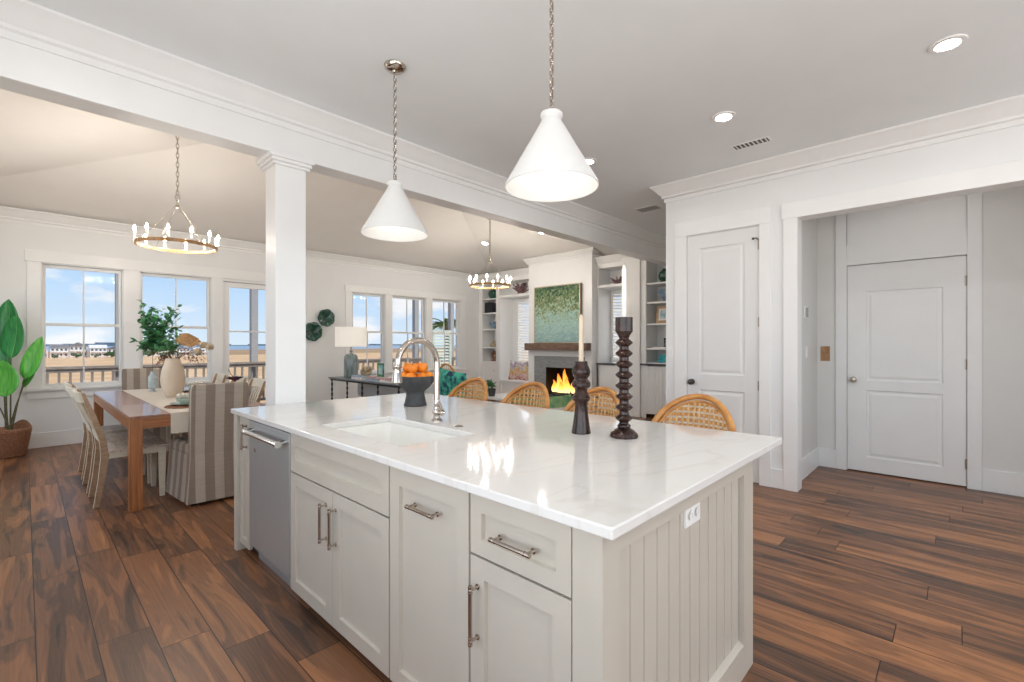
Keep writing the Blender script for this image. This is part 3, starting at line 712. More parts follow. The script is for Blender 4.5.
# dishwasher
dw = thing('dishwasher', 'stainless steel dishwasher with a thick bar handle', 'dishwasher', (1.27, 2.86, 0))
b = MB(); b.box(XI-.004, 2.540, .105, XI+.03, 3.172, .868); b.build('door', M['steel'], dw, bevel=.004)
MB().box(XI+.031, 2.545, .10, 1.55, 3.168, .86).build('tub', M['cabdark'], dw)
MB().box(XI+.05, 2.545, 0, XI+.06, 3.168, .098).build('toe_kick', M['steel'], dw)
b = MB(); hz = .812; b.tube([(XI-.050, 2.575, hz), (XI-.050, 3.10, hz)], .0150, 18)
for yy in (2.585, 3.09):
    b.tube([(XI-.004, yy, hz+.008), (XI-.035, yy, hz+.005), (XI-.050, yy, hz)], [.012, .013, .016], 14); b.tube([(XI-.050, yy-.018, hz), (XI-.050, yy+.018, hz)], .0180, 18)
b.build('handle', M['bright'], dw, smooth=40)
b = MB(); b.lathe([(0, -.003), (.014, -.003), (.014, 0)], (XI-.004, 3.06, .70), 16, 'x'); b.build('badge', M['bright'], dw)
# worktop with sink cut-out
SX0, SX1, SY0, SY1 = 1.085, 1.48, 1.665, 2.42
def worktop():
    x0, x1, y0, y1, z0, z1 = .938, 2.385, .575, 3.462, ZC, .914
    b = MB(); us = [x0, SX0, SX1, x1]; vs = [y0, SY0, SY1, y1]
    for z, fl in ((z0, True), (z1, False)):
        g = [[b.bm.verts.new((x, y, z)) for y in vs] for x in us]
        for i in range(3):
            for j in range(3):
                if i == 1 and j == 1: continue
                q = [g[i][j], g[i+1][j], g[i+1][j+1], g[i][j+1]]
                b.bm.faces.new(q[::-1] if fl else q)
        if fl: lo = g
        else: hi = g
    def side(p, q): b.bm.faces.new((lo[p[0]][p[1]], lo[q[0]][q[1]], hi[q[0]][q[1]], hi[p[0]][p[1]]))
    for i in range(3):
        side((i,0),(i+1,0)); side((i,3),(i+1,3)); side((0,i),(0,i+1)); side((3,i),(3,i+1))
    side((1,1),(2,1)); side((1,2),(2,2)); side((1,1),(1,2)); side((2,1),(2,2))
    o = b.build('worktop', M['quartz'], bevel=.004); tag(o, 'white quartz island worktop with faint veins and sink cut-out', 'countertop')
worktop()
b = MB()
def basin(b, x0, x1, y0, y1, zt, zb, r=.05):
    def loop(ins, z, rr):
        pts = []
        for cx, cy, a0 in ((x1-ins-rr, y1-ins-rr, 0), (x0+ins+rr, y1-ins-rr, 90), (x0+ins+rr, y0+ins+rr, 180), (x1-ins-rr, y0+ins+rr, 270)):
            for k in range(7): pts.append((cx+rr*math.cos(R(a0+15*k)), cy+rr*math.sin(R(a0+15*k)), z))
        return [b.bm.verts.new(p) for p in pts]
    L = [loop(-.02, zb-.012, .05), loop(-.02, zt, .05), loop(-.006, zt, .03), loop(.0, zt-.006, .03), loop(.012, zb+.02, .035), loop(.03, zb+.003, .04), loop(.07, zb, .05)]
    for p, q in zip(L, L[1:]):
        for i in range(len(p)): b.bm.faces.new((p[i], p[(i+1) % len(p)], q[(i+1) % len(p)], q[i]))
    b.bm.faces.new(L[-1]); b.bm.faces.new(L[0][::-1])
basin(b, SX0, SX1, SY0, SY1, ZC-.001, .68)
sk = b.build('sink', M['sink'], smooth=35); tag(sk, 'white undermount sink set in the island worktop', 'sink')
b = MB(); b.lathe([(0, .004), (.03, .002), (.042, .005), (.044, .001)], (1.30, 2.04, .680), 24, cap=False); b.build('drain', M['bright'], sk, smooth=40)
# faucet
fx, fy = 1.577, 2.083
fa = thing('faucet', 'polished nickel gooseneck faucet with pull-down spray head', 'faucet', (fx, fy, .914))
b = MB(); b.lathe([(.030, 0), (.030, .006), (.026, .010), (.019, .018), (.017, .030), (.024, .042), (.026, .052), (.020, .066), (.0155, .085), (.020, .094), (.017, .104), (.016, .12), (.016, .27)], (fx, fy, .914), 28)
b.build('body', M['chrome'], fa, smooth=40)
pts = [(fx, fy, 1.175)]; rr = .125
for k in range(0, 17):
    a = R(k*180/16*1.0); pts.append((fx-rr+rr*math.cos(a), fy, 1.232+rr*1.02*math.sin(a)))
pts.append((fx-2*rr-.006, fy, 1.215))
b = MB(); b.tube(pts, .0165, 16); b.tube([(fx, fy, 1.16), (fx, fy, 1.185)], .0195, 18); b.build('spout', M['chrome'], fa, smooth=40)
b = MB(); x = fx-2*rr-.004
b.lathe([(.0175, .095), (.021, .090), (.021, .082), (.0185, .076), (.022, .05), (.028, .012), (.029, .004), (.025, 0), (0, 0)], (x, fy, 1.140), 24)
b.build('spray_head', M['chrome'], fa, smooth=40)
b = MB(); b.ball((x+.0, fy+.020, 1.215), .008, 10); b.box(x-.006, fy+.016, 1.19, x+.006, fy+.024, 1.21); b.build('spray_button', M['black'], fa)
b = MB(); b.tube([(fx, fy-.018, .962), (fx, fy-.045, .964)], [.014, .012], 14); b.ball((fx, fy-.048, .965), .017, 14)
b.tube([(fx, fy-.048, .975), (fx-.01, fy-.052, 1.0), (fx-.022, fy-.050, 1.03)], [.007, .006, .005], 10); b.ball((fx-.023, fy-.050, 1.033), .007, 10)
b.build('lever', M['chrome'], fa, smooth=40)
b = MB(); b.lathe([(.021, 0), (.021, .004), (.014, .007), (0, .008)], (1.545, 1.853, .914), 20); o = b.build('sink_air_switch', M['nickel'], smooth=40); tag(o, 'small round metal button on the worktop behind the sink', 'button')
# outlet on the end panel
b = MB(); b.plate((1.474, .6335, .744), X_, Z_, -Y_, .116, .074, .006); o = b.build('wall_outlet', M['plastic'], bevel=.0015); tag(o, 'white electrical outlet on the island beadboard end', 'outlet')
for xx in (1.506, 1.558):
    p = MB(); p.lathe([(0, -.0012), (.015, -.0012), (.015, 0)], (xx, .6275, .781), 18, 'y'); so = p.build('socket', M['plastic'], o)
    q = MB(); q.box(xx-.0045, .6258, .7845, xx+.0035, .6262, .7855); q.box(xx-.0045, .6258, .7765, xx+.0035, .6262, .7775); q.build('slots', M['nickel'], so)

# ------------------------------------------------------------------ things on the worktop
WT = .9145
def oranges():
    bx, by = 1.872, 2.715
    b = MB(); pr = [(.076, 0), (.079, .006), (.071, .03), (.063, .07), (.061, .092), (.066, .102), (.095, .125), (.128, .165), (.140, .198), (.141, .206), (.134, .206), (.122, .170), (.09, .137), (.05, .124), (0, .120)]
    b.lathe(pr, (bx, by, WT), 40); o = b.build('fruit_bowl', M['bowl'], smooth=40); tag(o, 'charcoal pedestal fruit bowl holding oranges', 'bowl')
    spots = [(-.075, -.055, .187), (.000, -.088, .187), (.078, -.050, .187), (.088, .030, .187), (.035, .09, .187), (-.045, .085, .187), (-.092, .015, .187), (-.005, .0, .178),
             (-.045, -.030, .243), (.035, -.040, .246), (.045, .035, .244), (-.035, .045, .244)]
    lb = ['orange at the near left of the bowl', 'orange at the near rim of the bowl', 'orange at the right rim of the bowl', 'orange at the far right rim of the bowl',
          'orange at the back of the bowl', 'orange at the far left back of the bowl', 'orange at the left rim of the bowl', 'orange buried in the middle of the bowl',
          'orange on top of the pile, near left', 'orange on top of the pile, near right', 'orange on top of the pile, far right', 'orange on top of the pile, far left']
    p0 = None
    for (dx, dy, dz), l_ in zip(spots, lb):
        if p0 is None:
            bb = MB(); bb.ball((0, 0, 0), .0365, 22, (1, 1, .95)); p0 = bb.build('orange', M['orange'], smooth=True)
            s = MB(); s.lathe([(.004, 0), (.003, .004), (0, .005)], (0, 0, .035), 8); s.build('stem_button', M['stem'], p0); o = p0
        else: o = dup(p0, (0,0,0))
        o.location = (bx+dx*.95, by+dy*.95, WT+dz+(.012 if dz < .2 else .016)); o.rotation_euler = (rnd.uniform(-.7,.7), rnd.uniform(-.7,.7), rnd.uniform(0,6))
        tag(o, l_, 'orange', 'oranges heaped in the charcoal bowl')
oranges()
c1x, c1y = 1.842, 1.302
t_ = thing('candlestick', 'shorter dark turned wood candlestick with a cream candle', 'candlestick', (c1x, c1y, WT))
b = MB(); b.lathe([(.046, 0), (.046, .006), (.040, .04), (.033, .09), (.030, .135), (.033, .148), (.043, .160), (.0445, .166), (.036, .185), (.029, .200), (.031, .210), (.043, .222), (.0455, .232), (.043, .242), (.032, .256), (.031, .262), (.040, .275), (.0445, .292), (.041, .308), (.032, .326), (.030, .343), (.012, .343), (.012, .33), (0, .33)], (c1x, c1y, WT), 36); b.build('body', M['dkwood'], t_, smooth=28)
o = MB(); o.lathe([(.0115, .332), (.0110, .552), (.004, .566), (0, .568)], (c1x, c1y, WT), 20); o = o.build('taper_candle', M['wax'], smooth=40); tag(o, 'cream taper candle in the shorter candlestick', 'candle')
MB().tube([(c1x, c1y, WT+.564), (c1x+.001, c1y, WT+.579)], .001, 6).build('wick', M['twig'], o)
c2x, c2y = 1.898, 1.104
t_ = thing('candlestick', 'taller dark bobbin-turned wood candlestick', 'candlestick', (c2x, c2y, WT))
pr = [(.062, 0), (.064, .006), (.060, .018), (.045, .032), (.028, .042), (.031, .050), (.030, .055)]
z = .055
for i in range(8):
    pr += [(.021, z+.008), (.021, z+.014), (.037, z+.027), (.0395, z+.032), (.037, z+.037), (.022, z+.049)]; z += .0493
pr += [(.022, z+.004), (.028, z+.018), (.0395, z+.034), (.0395, z+.098), (.012, z+.098), (.012, z+.08), (0, z+.08)]
zt = z+.098
b = MB(); b.lathe(pr, (c2x, c2y, WT), 36); b.build('body', M['dkwood'], t_, smooth=28)
o = MB(); o.lathe([(.0105, zt-.017), (.0100, zt+.22), (.004, zt+.238), (0, zt+.24)], (c2x, c2y, WT), 20); o = o.build('taper_candle', M['waxwhite'], smooth=40); tag(o, 'white taper candle in the taller candlestick', 'candle')
MB().tube([(c2x, c2y, WT+zt+.236), (c2x+.001, c2y, WT+zt+.25)], .001, 6).build('wick', M['twig'], o)

# ------------------------------------------------------------------ pendants and chandeliers
def chain(b, x, y, z0, z1, pitch=.026, r=.012, wire=.0029):
    n = max(2, int((z1-z0)/pitch)); p = (z1-z0)/n
    for i in range(n):
        zc = z0+p*(i+.5); a = (i % 2)*PI/2; u = Vector((math.cos(a), math.sin(a), 0))
        pts = [Vector((x, y, zc)) + u*r*math.cos(t)*.8 + Z_*(p*.68)*math.sin(t) for t in [2*PI*k/10 for k in range(10)]]
        b.tube(pts, wire, 5, closed=True)
def pendant(x, y, zb, label):
    t_ = thing('pendant_light', label, 'pendant light', (x, y, CEIL))
    b = MB(); b.lathe([(0, -.045), (.012, -.043), (.018, -.034), (.050, -.026), (.062, -.016), (.066, -.0005)], (x, y, CEIL), 32, cap=False); b.build('canopy', M['chrome'], t_, smooth=40)
    b = MB(); chain(b, x, y, zb+.345, CEIL-.043); b.tube([(x+.006, y, CEIL-.04), (x+.004, y, zb+.34)], .0022, 6); b.build('chain', M['chrome'], t_, smooth=40)
    b = MB(); b.lathe([(0, .338), (.010, .336), (.012, .325), (.030, .322), (.030, .318), (0, .318)], (x, y, zb), 20); b.tube([Vector((x, y, zb+.345)) + X_*.011*math.cos(t) + Z_*.011*math.sin(t) for t in [2*PI*k/12 for k in range(12)]], .0025, 6, closed=True); b.build('cap', M['chrome'], t_, smooth=40)
    b = MB(); b.lathe([(.010, .322), (.042, .322), (.0475, .316), (.0475, .304), (.041, .296), (.043, .285), (.200, .010), (.2015, .002), (.198, 0), (.195, .004), (.038, .280), (.010, .30)], (x, y, zb), 64, cap=False); b.build('shade', M['shade'], t_, smooth=40)
    b = MB(); b.ball((x, y, zb+.17), .03, 16, (1, 1, 1.2)); b.lathe([(.014, .2), (.014, .29)], (x, y, zb), 12); b.build('bulb', M['bulbsoft'], t_, smooth=True)
    ld = bpy.data.lights.new('pendant_glow', 'POINT'); ld.energy = PEND_W; ld.shadow_soft_size = .04; ld.color = (1, .93, .84)
    lo = bpy.data.objects.new('pendant_glow', ld); COL.objects.link(lo); lo.parent = t_; lo.location = (0, 0, zb+.09-CEIL)
pendant(1.575, 2.501, 2.013, 'white cone pendant lamp farther from the viewer, canopy in view')
pendant(1.567, 1.262, 2.012, 'white cone pendant lamp nearer the viewer, chain running out of the top')
def chandelier(x, y, zr, ztop, label, rad=.362):
    t_ = thing('chandelier', label, 'chandelier', (x, y, zr), 'round ring chandeliers of the great room')
    b = MB(); b.lathe([(rad, -.017), (rad, .017), (rad-.010, .017), (rad-.010, -.017), (rad, -.017)], (x, y, zr), 64, cap=False); b.build('ring', M['ringwood'], t_, smooth=40)
    b = MB()
    for k in range(12):
        a = 2*PI*(k+.5)/12; p = Vector((x+rad*math.cos(a), y+rad*math.sin(a), zr)); d = Vector((math.cos(a), math.sin(a), 0)); s_ = Z_.cross(d)
        b.bar(p-Z_*.02+d*.002, p+Z_*.02+d*.002, .012, .006, up=s_)
    b.build('straps', M['nickel'], t_)
    b = MB()
    for k in range(4):
        a = 2*PI*k/4+.4; b.tube([(x+(rad-.01)*math.cos(a), y+(rad-.01)*math.sin(a), zr+.015), (x+.02*math.cos(a), y+.02*math.sin(a), zr+.43)], .0022, 6)
    b.build('hanging_rods', M['nickel'], t_)
    b = MB(); b.lathe([(0, .40), (.012, .405), (.022, .42), (.022, .435), (.010, .45), (.008, .48), (.016, .49), (.008, .50), (0, .50)], (x, y, zr), 16)
    b.tube([Vector((x, y, zr+.525)) + X_*.022*math.cos(t) + Z_*.028*math.sin(t) for t in [2*PI*k/14 for k in range(14)]], .004, 6, closed=True); b.build('hub', M['nickel'], t_, smooth=40)
    b = MB(); chain(b, x, y, zr+.545, ztop-.03, .05, .016, .004); b.build('chain', M['nickel'], t_, smooth=40)
    b = MB(); b.lathe([(0, -.045), (.02, -.04), (.06, -.02), (.065, -.001)], (x, y, ztop), 24, cap=False); b.build('canopy', M['nickel'], t_, smooth=40)
    sl = bu = None
    for k in range(12):
        a = 2*PI*(k+.25)/12; px, py = (rad+.012)*math.cos(a), (rad+.012)*math.sin(a)
        if sl is None:
            b = MB(); b.lathe([(.022, .018), (.024, .022), (.009, .024), (.011, .026), (.011, .098), (0, .098)], (x, y, zr), 12); sl = b.build('candle_sleeve', M['sleeve'], t_, smooth=40)
            b = MB(); b.lathe([(.006, .098), (.0105, .110), (.0115, .119), (.007, .134), (.0025, .148), (0, .151)], (x, y, zr), 12); bu = b.build('bulb', M['bulb'], sl, smooth=True)
            s2 = sl
        else:
            s2 = sl.copy(); COL.objects.link(s2); b2 = bu.copy(); COL.objects.link(b2); b2.parent = s2
        s2.location = (px, py, 0)
chandelier(1.14, 6.07, 2.395, 3.04+.30*(YW-6.12)-.002, 'ring chandelier hanging over the dining table')
chandelier(5.78, 6.07, 2.385, 3.04+.2308*(XF-5.78)-.002, 'ring chandelier hanging in the living area near the fireplace')

# ------------------------------------------------------------------ rattan counter stools
def stool():
    """faces -X, origin on the floor at the seat centre"""
    t_ = thing('counter_stool', 'stool', 'stool')
    sw, sz = .23, .63
    b = MB(); hs = []
    for k in range(48):
        a = 2*PI*k/48; c_, s_ = math.cos(a), math.sin(a)
        hs.append((.20*abs(c_)**.6*(1 if c_ > 0 else -1), .215*abs(s_)**.6*(1 if s_ > 0 else -1)))
    b.tube([(p[0], p[1], sz) for p in hs], .016, 8, closed=True); b.build('seat_frame', M['rattan'], t_, smooth=40)
    b = MB(); b.poly([(p[0]*.98, p[1]*.98, sz-.004) for p in hs], (0, 0, .016)); b.build('seat', M['cane'], t_)
    for sx, sy in ((-1,-1), (-1,1), (1,-1), (1,1)):
        b = MB(); b.tube([(sx*.165, sy*.18, sz-.01), (sx*.19, sy*.205, .30), (sx*.205, sy*.225, 0)], .0155, 10); b.build('leg', M['rattan'], t_, smooth=40)
    b = MB(); q = [(-.197, -.212, .22), (.197, -.212, .22), (.197, .212, .22), (-.197, .212, .22)]
    for i in range(4): b.tube([q[i], q[(i+1) % 4]], .011, 8)
    b.build('footrest', M['rattan'], t_, smooth=40)
    # back: arched rattan hoop wrapping forward at the sides
    z0, hh, ww, dep = .70, .325, .250, .14
    def S(u, v):   # u -1..1 across, v 0..1 up  -> point on the curved back surface
        return Vector((.115+dep*(1-u*u)*1.0 - .02 + v*.05, u*ww, z0 + v*hh))
    arch = []
    for k in range(41):
        a = PI*k/40; u = math.cos(a); v = max(0, math.sin(a))**.80
        arch.append(S(u, v))
    b = MB(); b.tube([Vector((.13, ww*.80, sz))] + [Vector((.105, ww*.97, .68))] + arch + [Vector((.105, -ww*.97, .68)), Vector((.13, -ww*.80, sz))], .0175, 12)
    b.build('back_hoop', M['rattan'], t_, smooth=40)
    b = MB(); b.tube([S(-1+2*k/20, .0) for k in range(21)], .011, 8); b.build('back_rail', M['rattan'], t_, smooth=40)
    # inner hoop
    inner = []
    for k in range(41):
        a = PI*k/40; u = math.cos(a)*.915; v = max(0, math.sin(a))**.80*.91
        inner.append(S(u, v))
    b = MB(); b.tube(inner, .008, 8); b.build('inner_hoop', M['rattan'], t_, smooth=40)
    def vmax(u): return max(0, 1-(u/.915)**2)**.40*.91
    b = MB(); n = 15
    for i in range(n):          # vertical strands
        u = -.86+1.72*i/(n-1); vm = vmax(u)
        for du in (-.011, .011):
            pts = [S(u+du, vm*k/10) + Vector((.0025*(1 if (i+k) % 2 else -1), 0, 0)) for k in range(11)]
            b.tube(pts, .0042, 5)
    b.build('weave_uprights', M['caneup'], t_, smooth=40)
    b = MB(); m_ = 9
    for j in range(m_):
        v = .06+.80*j/(m_-1); um = .915*math.sqrt(max(0, 1-(v/.91)**2.5))
        if um < .1: continue
        N2 = 26
        rows = []
        for k in range(N2+1):
            u = -um+2*um*k/N2; wv = .004*(1 if k % 2 else -1)
            a_, c_ = S(u, v-.033) + Vector((wv, 0, 0)), S(u, v+.033) + Vector((wv, 0, 0)); rows.append((a_, c_))
        for (a_, c_), (d_, e_) in zip(rows, rows[1:]):
            t3 = Vector((.0016, 0, 0)); b.hexa([a_-t3, a_+t3, d_+t3, d_-t3, c_-t3, c_+t3, e_+t3, e_-t3])
    b.build('weave_bands', M['cane'], t_)
    return t_
st = stool()
for i, (yy, lb) in enumerate(zip((1.105, 1.80, 2.41, 3.08), ('rattan counter stool nearest the pantry door', 'rattan counter stool behind the taller candlestick', 'rattan counter stool in front of the fireplace', 'rattan counter stool nearest the dining end of the island'))):
    o = st if i == 0 else dup(st, (0,0,0)); o.location = (2.515, yy, 0); o.rotation_euler = (0, 0, (.03, -.04, .02, .05)[i])
    tag(o, lb, 'stool', 'rattan counter stools along the island')

# ------------------------------------------------------------------ dining set
TZ = .76
tx0, tx1, ty0, ty1 = .577, 1.60, 4.755, 7.55
tb = thing('dining_table', 'long warm brown wooden dining table with square legs', 'table', ((tx0+tx1)/2, (ty0+ty1)/2, 0))
b = MB(); b.box(tx0, ty0, TZ-.022, tx1, ty1, TZ); b.build('tabletop', M['tabletop'], tb, bevel=.002)
b = MB()
for a in ((tx0, ty0+.085, TZ-.105, tx0+.028, ty1-.085, TZ-.0225), (tx1-.028, ty0+.085, TZ-.105, tx1, ty1-.085, TZ-.0225), (tx0+.085, ty0, TZ-.105, tx1-.085, ty0+.028, TZ-.0225), (tx0+.085, ty1-.028, TZ-.105, tx1-.085, ty1, TZ-.0225)): b.box(*a)
b.build('apron', M['tablewood'], tb, bevel=.002)
for xx in (tx0, tx1-.085):
    for yy in (ty0, ty1-.085):
        b = MB(); b.box(xx, yy, 0, xx+.085, yy+.085, TZ-.0225); b.build('leg', M['tableleg'], tb, bevel=.003)
# runner with front drop
rn = MB(); rx0, rx1 = .845, 1.27
rn.box(rx0, ty0-.004, TZ+.0003, rx1, ty1+.004, TZ+.0025); rn.box(rx0, ty0-.0065, TZ-.17, rx1, ty0-.003, TZ+.0025); rn.box(rx0, ty1+.002, TZ-.17, rx1, ty1+.005, TZ+.0025)
rn = rn.build('table_runner', M['runner']); tag(rn, 'beige linen runner draped along the dining table', 'table runner')

def side_chair():
    """faces +X, origin on floor under seat centre"""
    t_ = thing('dining_chair', 'c', 'chair')
    w = .44; xb, xf = -.20, .225; sz = .455
    # rear posts: bent flat boards, outer face oak coloured edge
    for s in (-1, 1):
        b = MB(); yy = s*(w/2-.016)
        sec = [(-.240, 0, .038), (-.210, .20, .044), (-.185, .42, .054), (-.20, .55, .046), (-.262, .76, .038), (-.325, .945, .032)]
        F = []
        for (cx, cz, dp) in sec:
            F.append([(cx-dp/2, yy-.015, cz), (cx+dp/2, yy-.015, cz), (cx+dp/2, yy+.015, cz), (cx-dp/2, yy+.015, cz)])
        vs = [[b.bm.verts.new(p) for p in f] for f in F]
        for p, q in zip(vs, vs[1:]):
            for i in range(4): b.bm.faces.new((p[i], p[(i+1) % 4], q[(i+1) % 4], q[i]))
        b.bm.faces.new(vs[0][::-1]); b.bm.faces.new(vs[-1]); o = b.build('back_post', [M['chairedge'], M['chairwood']], t_, bevel=.004)
        for p in o.data.polygons:
            if abs(p.normal.x) > .6: p.material_index = 1
    for s in (-1, 1):
        b = MB(); yy = s*(w/2-.02); b.hexa([(xf-.045, yy-.016, 0), (xf-.008, yy-.016, 0), (xf-.008, yy+.016, 0), (xf-.045, yy+.016, 0), (xf-.055, yy-.019, sz-.02), (xf, yy-.019, sz-.02), (xf, yy+.019, sz-.02), (xf-.055, yy+.019, sz-.02)])
        b.build('front_leg', M['chairwood'], t_, bevel=.003)
    b = MB(); n = 5; d = (xf+.02-(xb+.03))/n
    for i in range(n): b.box(xb+.03+i*d+.003, -w/2-.005, sz-.018, xb+.03+(i+1)*d-.003, w/2+.005, sz)
    b.build('seat', M['seatwood'], t_, bevel=.003)
    b = MB(); b.box(xb+.02, -w/2+.03, sz-.065, xb+.04, w/2-.03, sz-.019); b.box(xf-.04, -w/2+.04, sz-.065, xf-.02, w/2-.04, sz-.019)
    b.box(xb+.03, -w/2+.006, sz-.065, xf-.055, -w/2+.026, sz-.019); b.box(xb+.03, w/2-.026, sz-.065, xf-.055, w/2-.006, sz-.019); b.build('seat_rail', M['chairwood'], t_, bevel=.002)
    # crest rail, lower rail and slats
    b = MB(); n = 8; rows = []
    for i in range(n+1):
        u = -1+2*i/n; bow = -.022*(1-u*u); y = u*w/2
        rows.append([(-.318+bow-.012, y, .865), (-.318+bow+.012, y, .865), (-.342+bow+.012, y, .955), (-.342+bow-.012, y, .955)])
    vs = [[b.bm.verts.new(p) for p in f] for f in rows]
    for p, q in zip(vs, vs[1:]):
        for i in range(4): b.bm.faces.new((p[i], q[i], q[(i+1) % 4], p[(i+1) % 4]))
    b.bm.faces.new(vs[0]); b.bm.faces.new(vs[-1][::-1]); b.build('crest_rail', M['chairwood'], t_, bevel=.006)
    b = MB(); b.hexa([(-.228, -w/2+.031, .54), (-.208, -w/2+.031, .54), (-.208, w/2-.031, .54), (-.228, w/2-.031, .54), (-.240, -w/2+.031, .60), (-.220, -w/2+.031, .60), (-.220, w/2-.031, .60), (-.240, w/2-.031, .60)]); b.build('lower_rail', M['chairwood'], t_, bevel=.003)
    for i in range(5):
        y = -.13+.065*i; u = y/(w/2); bow = -.022*(1-u*u)
        b = MB(); b.hexa([(-.236, y-.016, .595), (-.222, y-.016, .595), (-.222, y+.016, .595), (-.236, y+.016, .595), (-.328+bow, y-.018, .875), (-.314+bow, y-.018, .875), (-.314+bow, y+.018, .875), (-.328+bow, y+.018, .875)]); b.build('slat', M['chairwood'], t_, bevel=.003)
    return t_
ch = side_chair()
spots = [(.645, 5.29, 0, 'cream slat-back dining chair nearest the viewer on the left side of the table'),
         (.64, 5.825, 0, 'cream slat-back dining chair, middle of the left side of the table'),
         (.645, 6.45, 0, 'cream slat-back dining chair farthest along the left side of the table'),
         (1.45, 5.55, PI, 'cream dining chair on the right side of the table, hidden behind the striped chair'),
         (1.46, 6.22, PI, 'cream dining chair on the right side of the table, beside the patio door'),
         (1.45, 6.95, PI, 'cream dining chair on the right side of the table, farthest from the viewer')]
for i, (x, y, rz, lb) in enumerate(spots):
    o = ch if i == 0 else dup(ch, (0,0,0)); o.location = (x, y, 0); o.rotation_euler = (0, 0, rz); tag(o, lb, 'chair', 'cream wooden chairs round the dining table')

def skirted():
    """faces +Y, back towards -Y, origin at floor"""
    t_ = thing('skirted_chair', 's', 'chair')
    w = .43
    def lattice(b, rows):
        vs = [[b.bm.verts.new(p) for p in r] for r in rows]
        for p, q in zip(vs, vs[1:]):
            m_ = len(p)
            for i in range(m_): b.bm.faces.new((p[i], p[(i+1) % m_], q[(i+1) % m_], q[i]))
        b.bm.faces.new(vs[0][::-1]); b.bm.faces.new(vs[-1])
    b = MB(); rows = []
    for z, yc, hw in ((.40, -.225, w/2), (.60, -.235, w/2), (.80, -.25, w/2), (.95, -.262, w/2), (.995, -.265, w/2-.006), (1.005, -.265, w/2-.02)):
        rows.append([(-hw, yc-.035, z), (hw, yc-.035, z), (hw, yc+.045, z), (-hw, yc+.045, z)])
    lattice(b, rows); b.build('backrest', M['stripe'], t_, bevel=.012)
    b = MB(); b.hexa([(-.215, -.178, .40), (.215, -.178, .40), (.262, .262, .40), (-.262, .262, .40), (-.212, -.178, .505), (.212, -.178, .505), (.255, .255, .505), (-.255, .255, .505)]); b.build('seat_cushion', M['stripe'], t_, bevel=.03)
    # flaring skirt
    b = MB(); rows = []; n = 12
    for z, o in ((.42, 0), (.395, .004), (.2, .016), (.03, .03)):
        r = []
        x0, x1, ya, yb = -w/2-o, w/2+o, -.262-o*1.2, .245+o
        x0, x1, yb = x0+.005, x1-.005, yb+.02; fl = .05
        for k in range(n): r.append((x0+(x1-x0)*k/n, ya + (.006 if k % 3 == 1 else 0)*(o/.03), z))
        for k in range(n): r.append((x1+fl*k/n, ya+(yb-ya)*k/n, z))
        for k in range(n): r.append((x1+fl+(x0-x1-2*fl)*k/n, yb, z))
        for k in range(n): r.append((x0-fl*(1-k/n) + (.012 if k == 10 else 0)*(o/.03), yb+(ya-yb)*k/n, z))
        rows.append(r)
    lattice(b, rows); b.build('skirt', M['stripe'], t_)
    b = MB()
    for sx in (-1, 1):
        for yy in (-.22, .2): b.box(sx*.18-.02, yy-.02, 0, sx*.18+.02, yy+.02, .035)
    b.build('feet', M['dkwood'], t_)
    return t_
sc_ = skirted(); sc_.location = (1.155, 4.815, 0); tag(sc_, 'striped linen skirted chair with its back to the viewer', 'chair', 'striped skirted chairs at the table ends')
dup(sc_, (1.12, 7.86, 0), PI, 'striped linen skirted chair at the far end of the table', 'striped skirted chairs at the table ends')

# table dressing
vx, vy = 1.124, 6.205
b = MB(); b.lathe([(.055, 0), (.070, .01), (.095, .07), (.110, .14), (.114, .20), (.107, .27), (.088, .34), (.068, .39), (.062, .41), (.064, .42), (.054, .42), (.054, .40), (.06, .36), (0, .34)], (vx, vy, TZ+.003), 40)
o = b.build('vase', M['vase'], smooth=50); tag(o, 'tall cream egg-shaped vase on the dining table', 'vase')
gx, gy = 1.075, 7.05
b = MB(); pr = [(.040, 0), (.042, .004), (.020, .012), (.018, .03), (.045, .045)]
for i in range(7): pr += [(.050, .055+i*.02), (.046, .065+i*.02)]
pr += [(.035, .20), (.024, .215), (.024, .245)]
b.lathe(pr, (gx, gy, TZ+.003), 28, cap=False); o = b.build('glass_vase', M['glassaqua'], smooth=50); tag(o, 'ribbed aqua glass bottle vase with one green stem', 'vase')

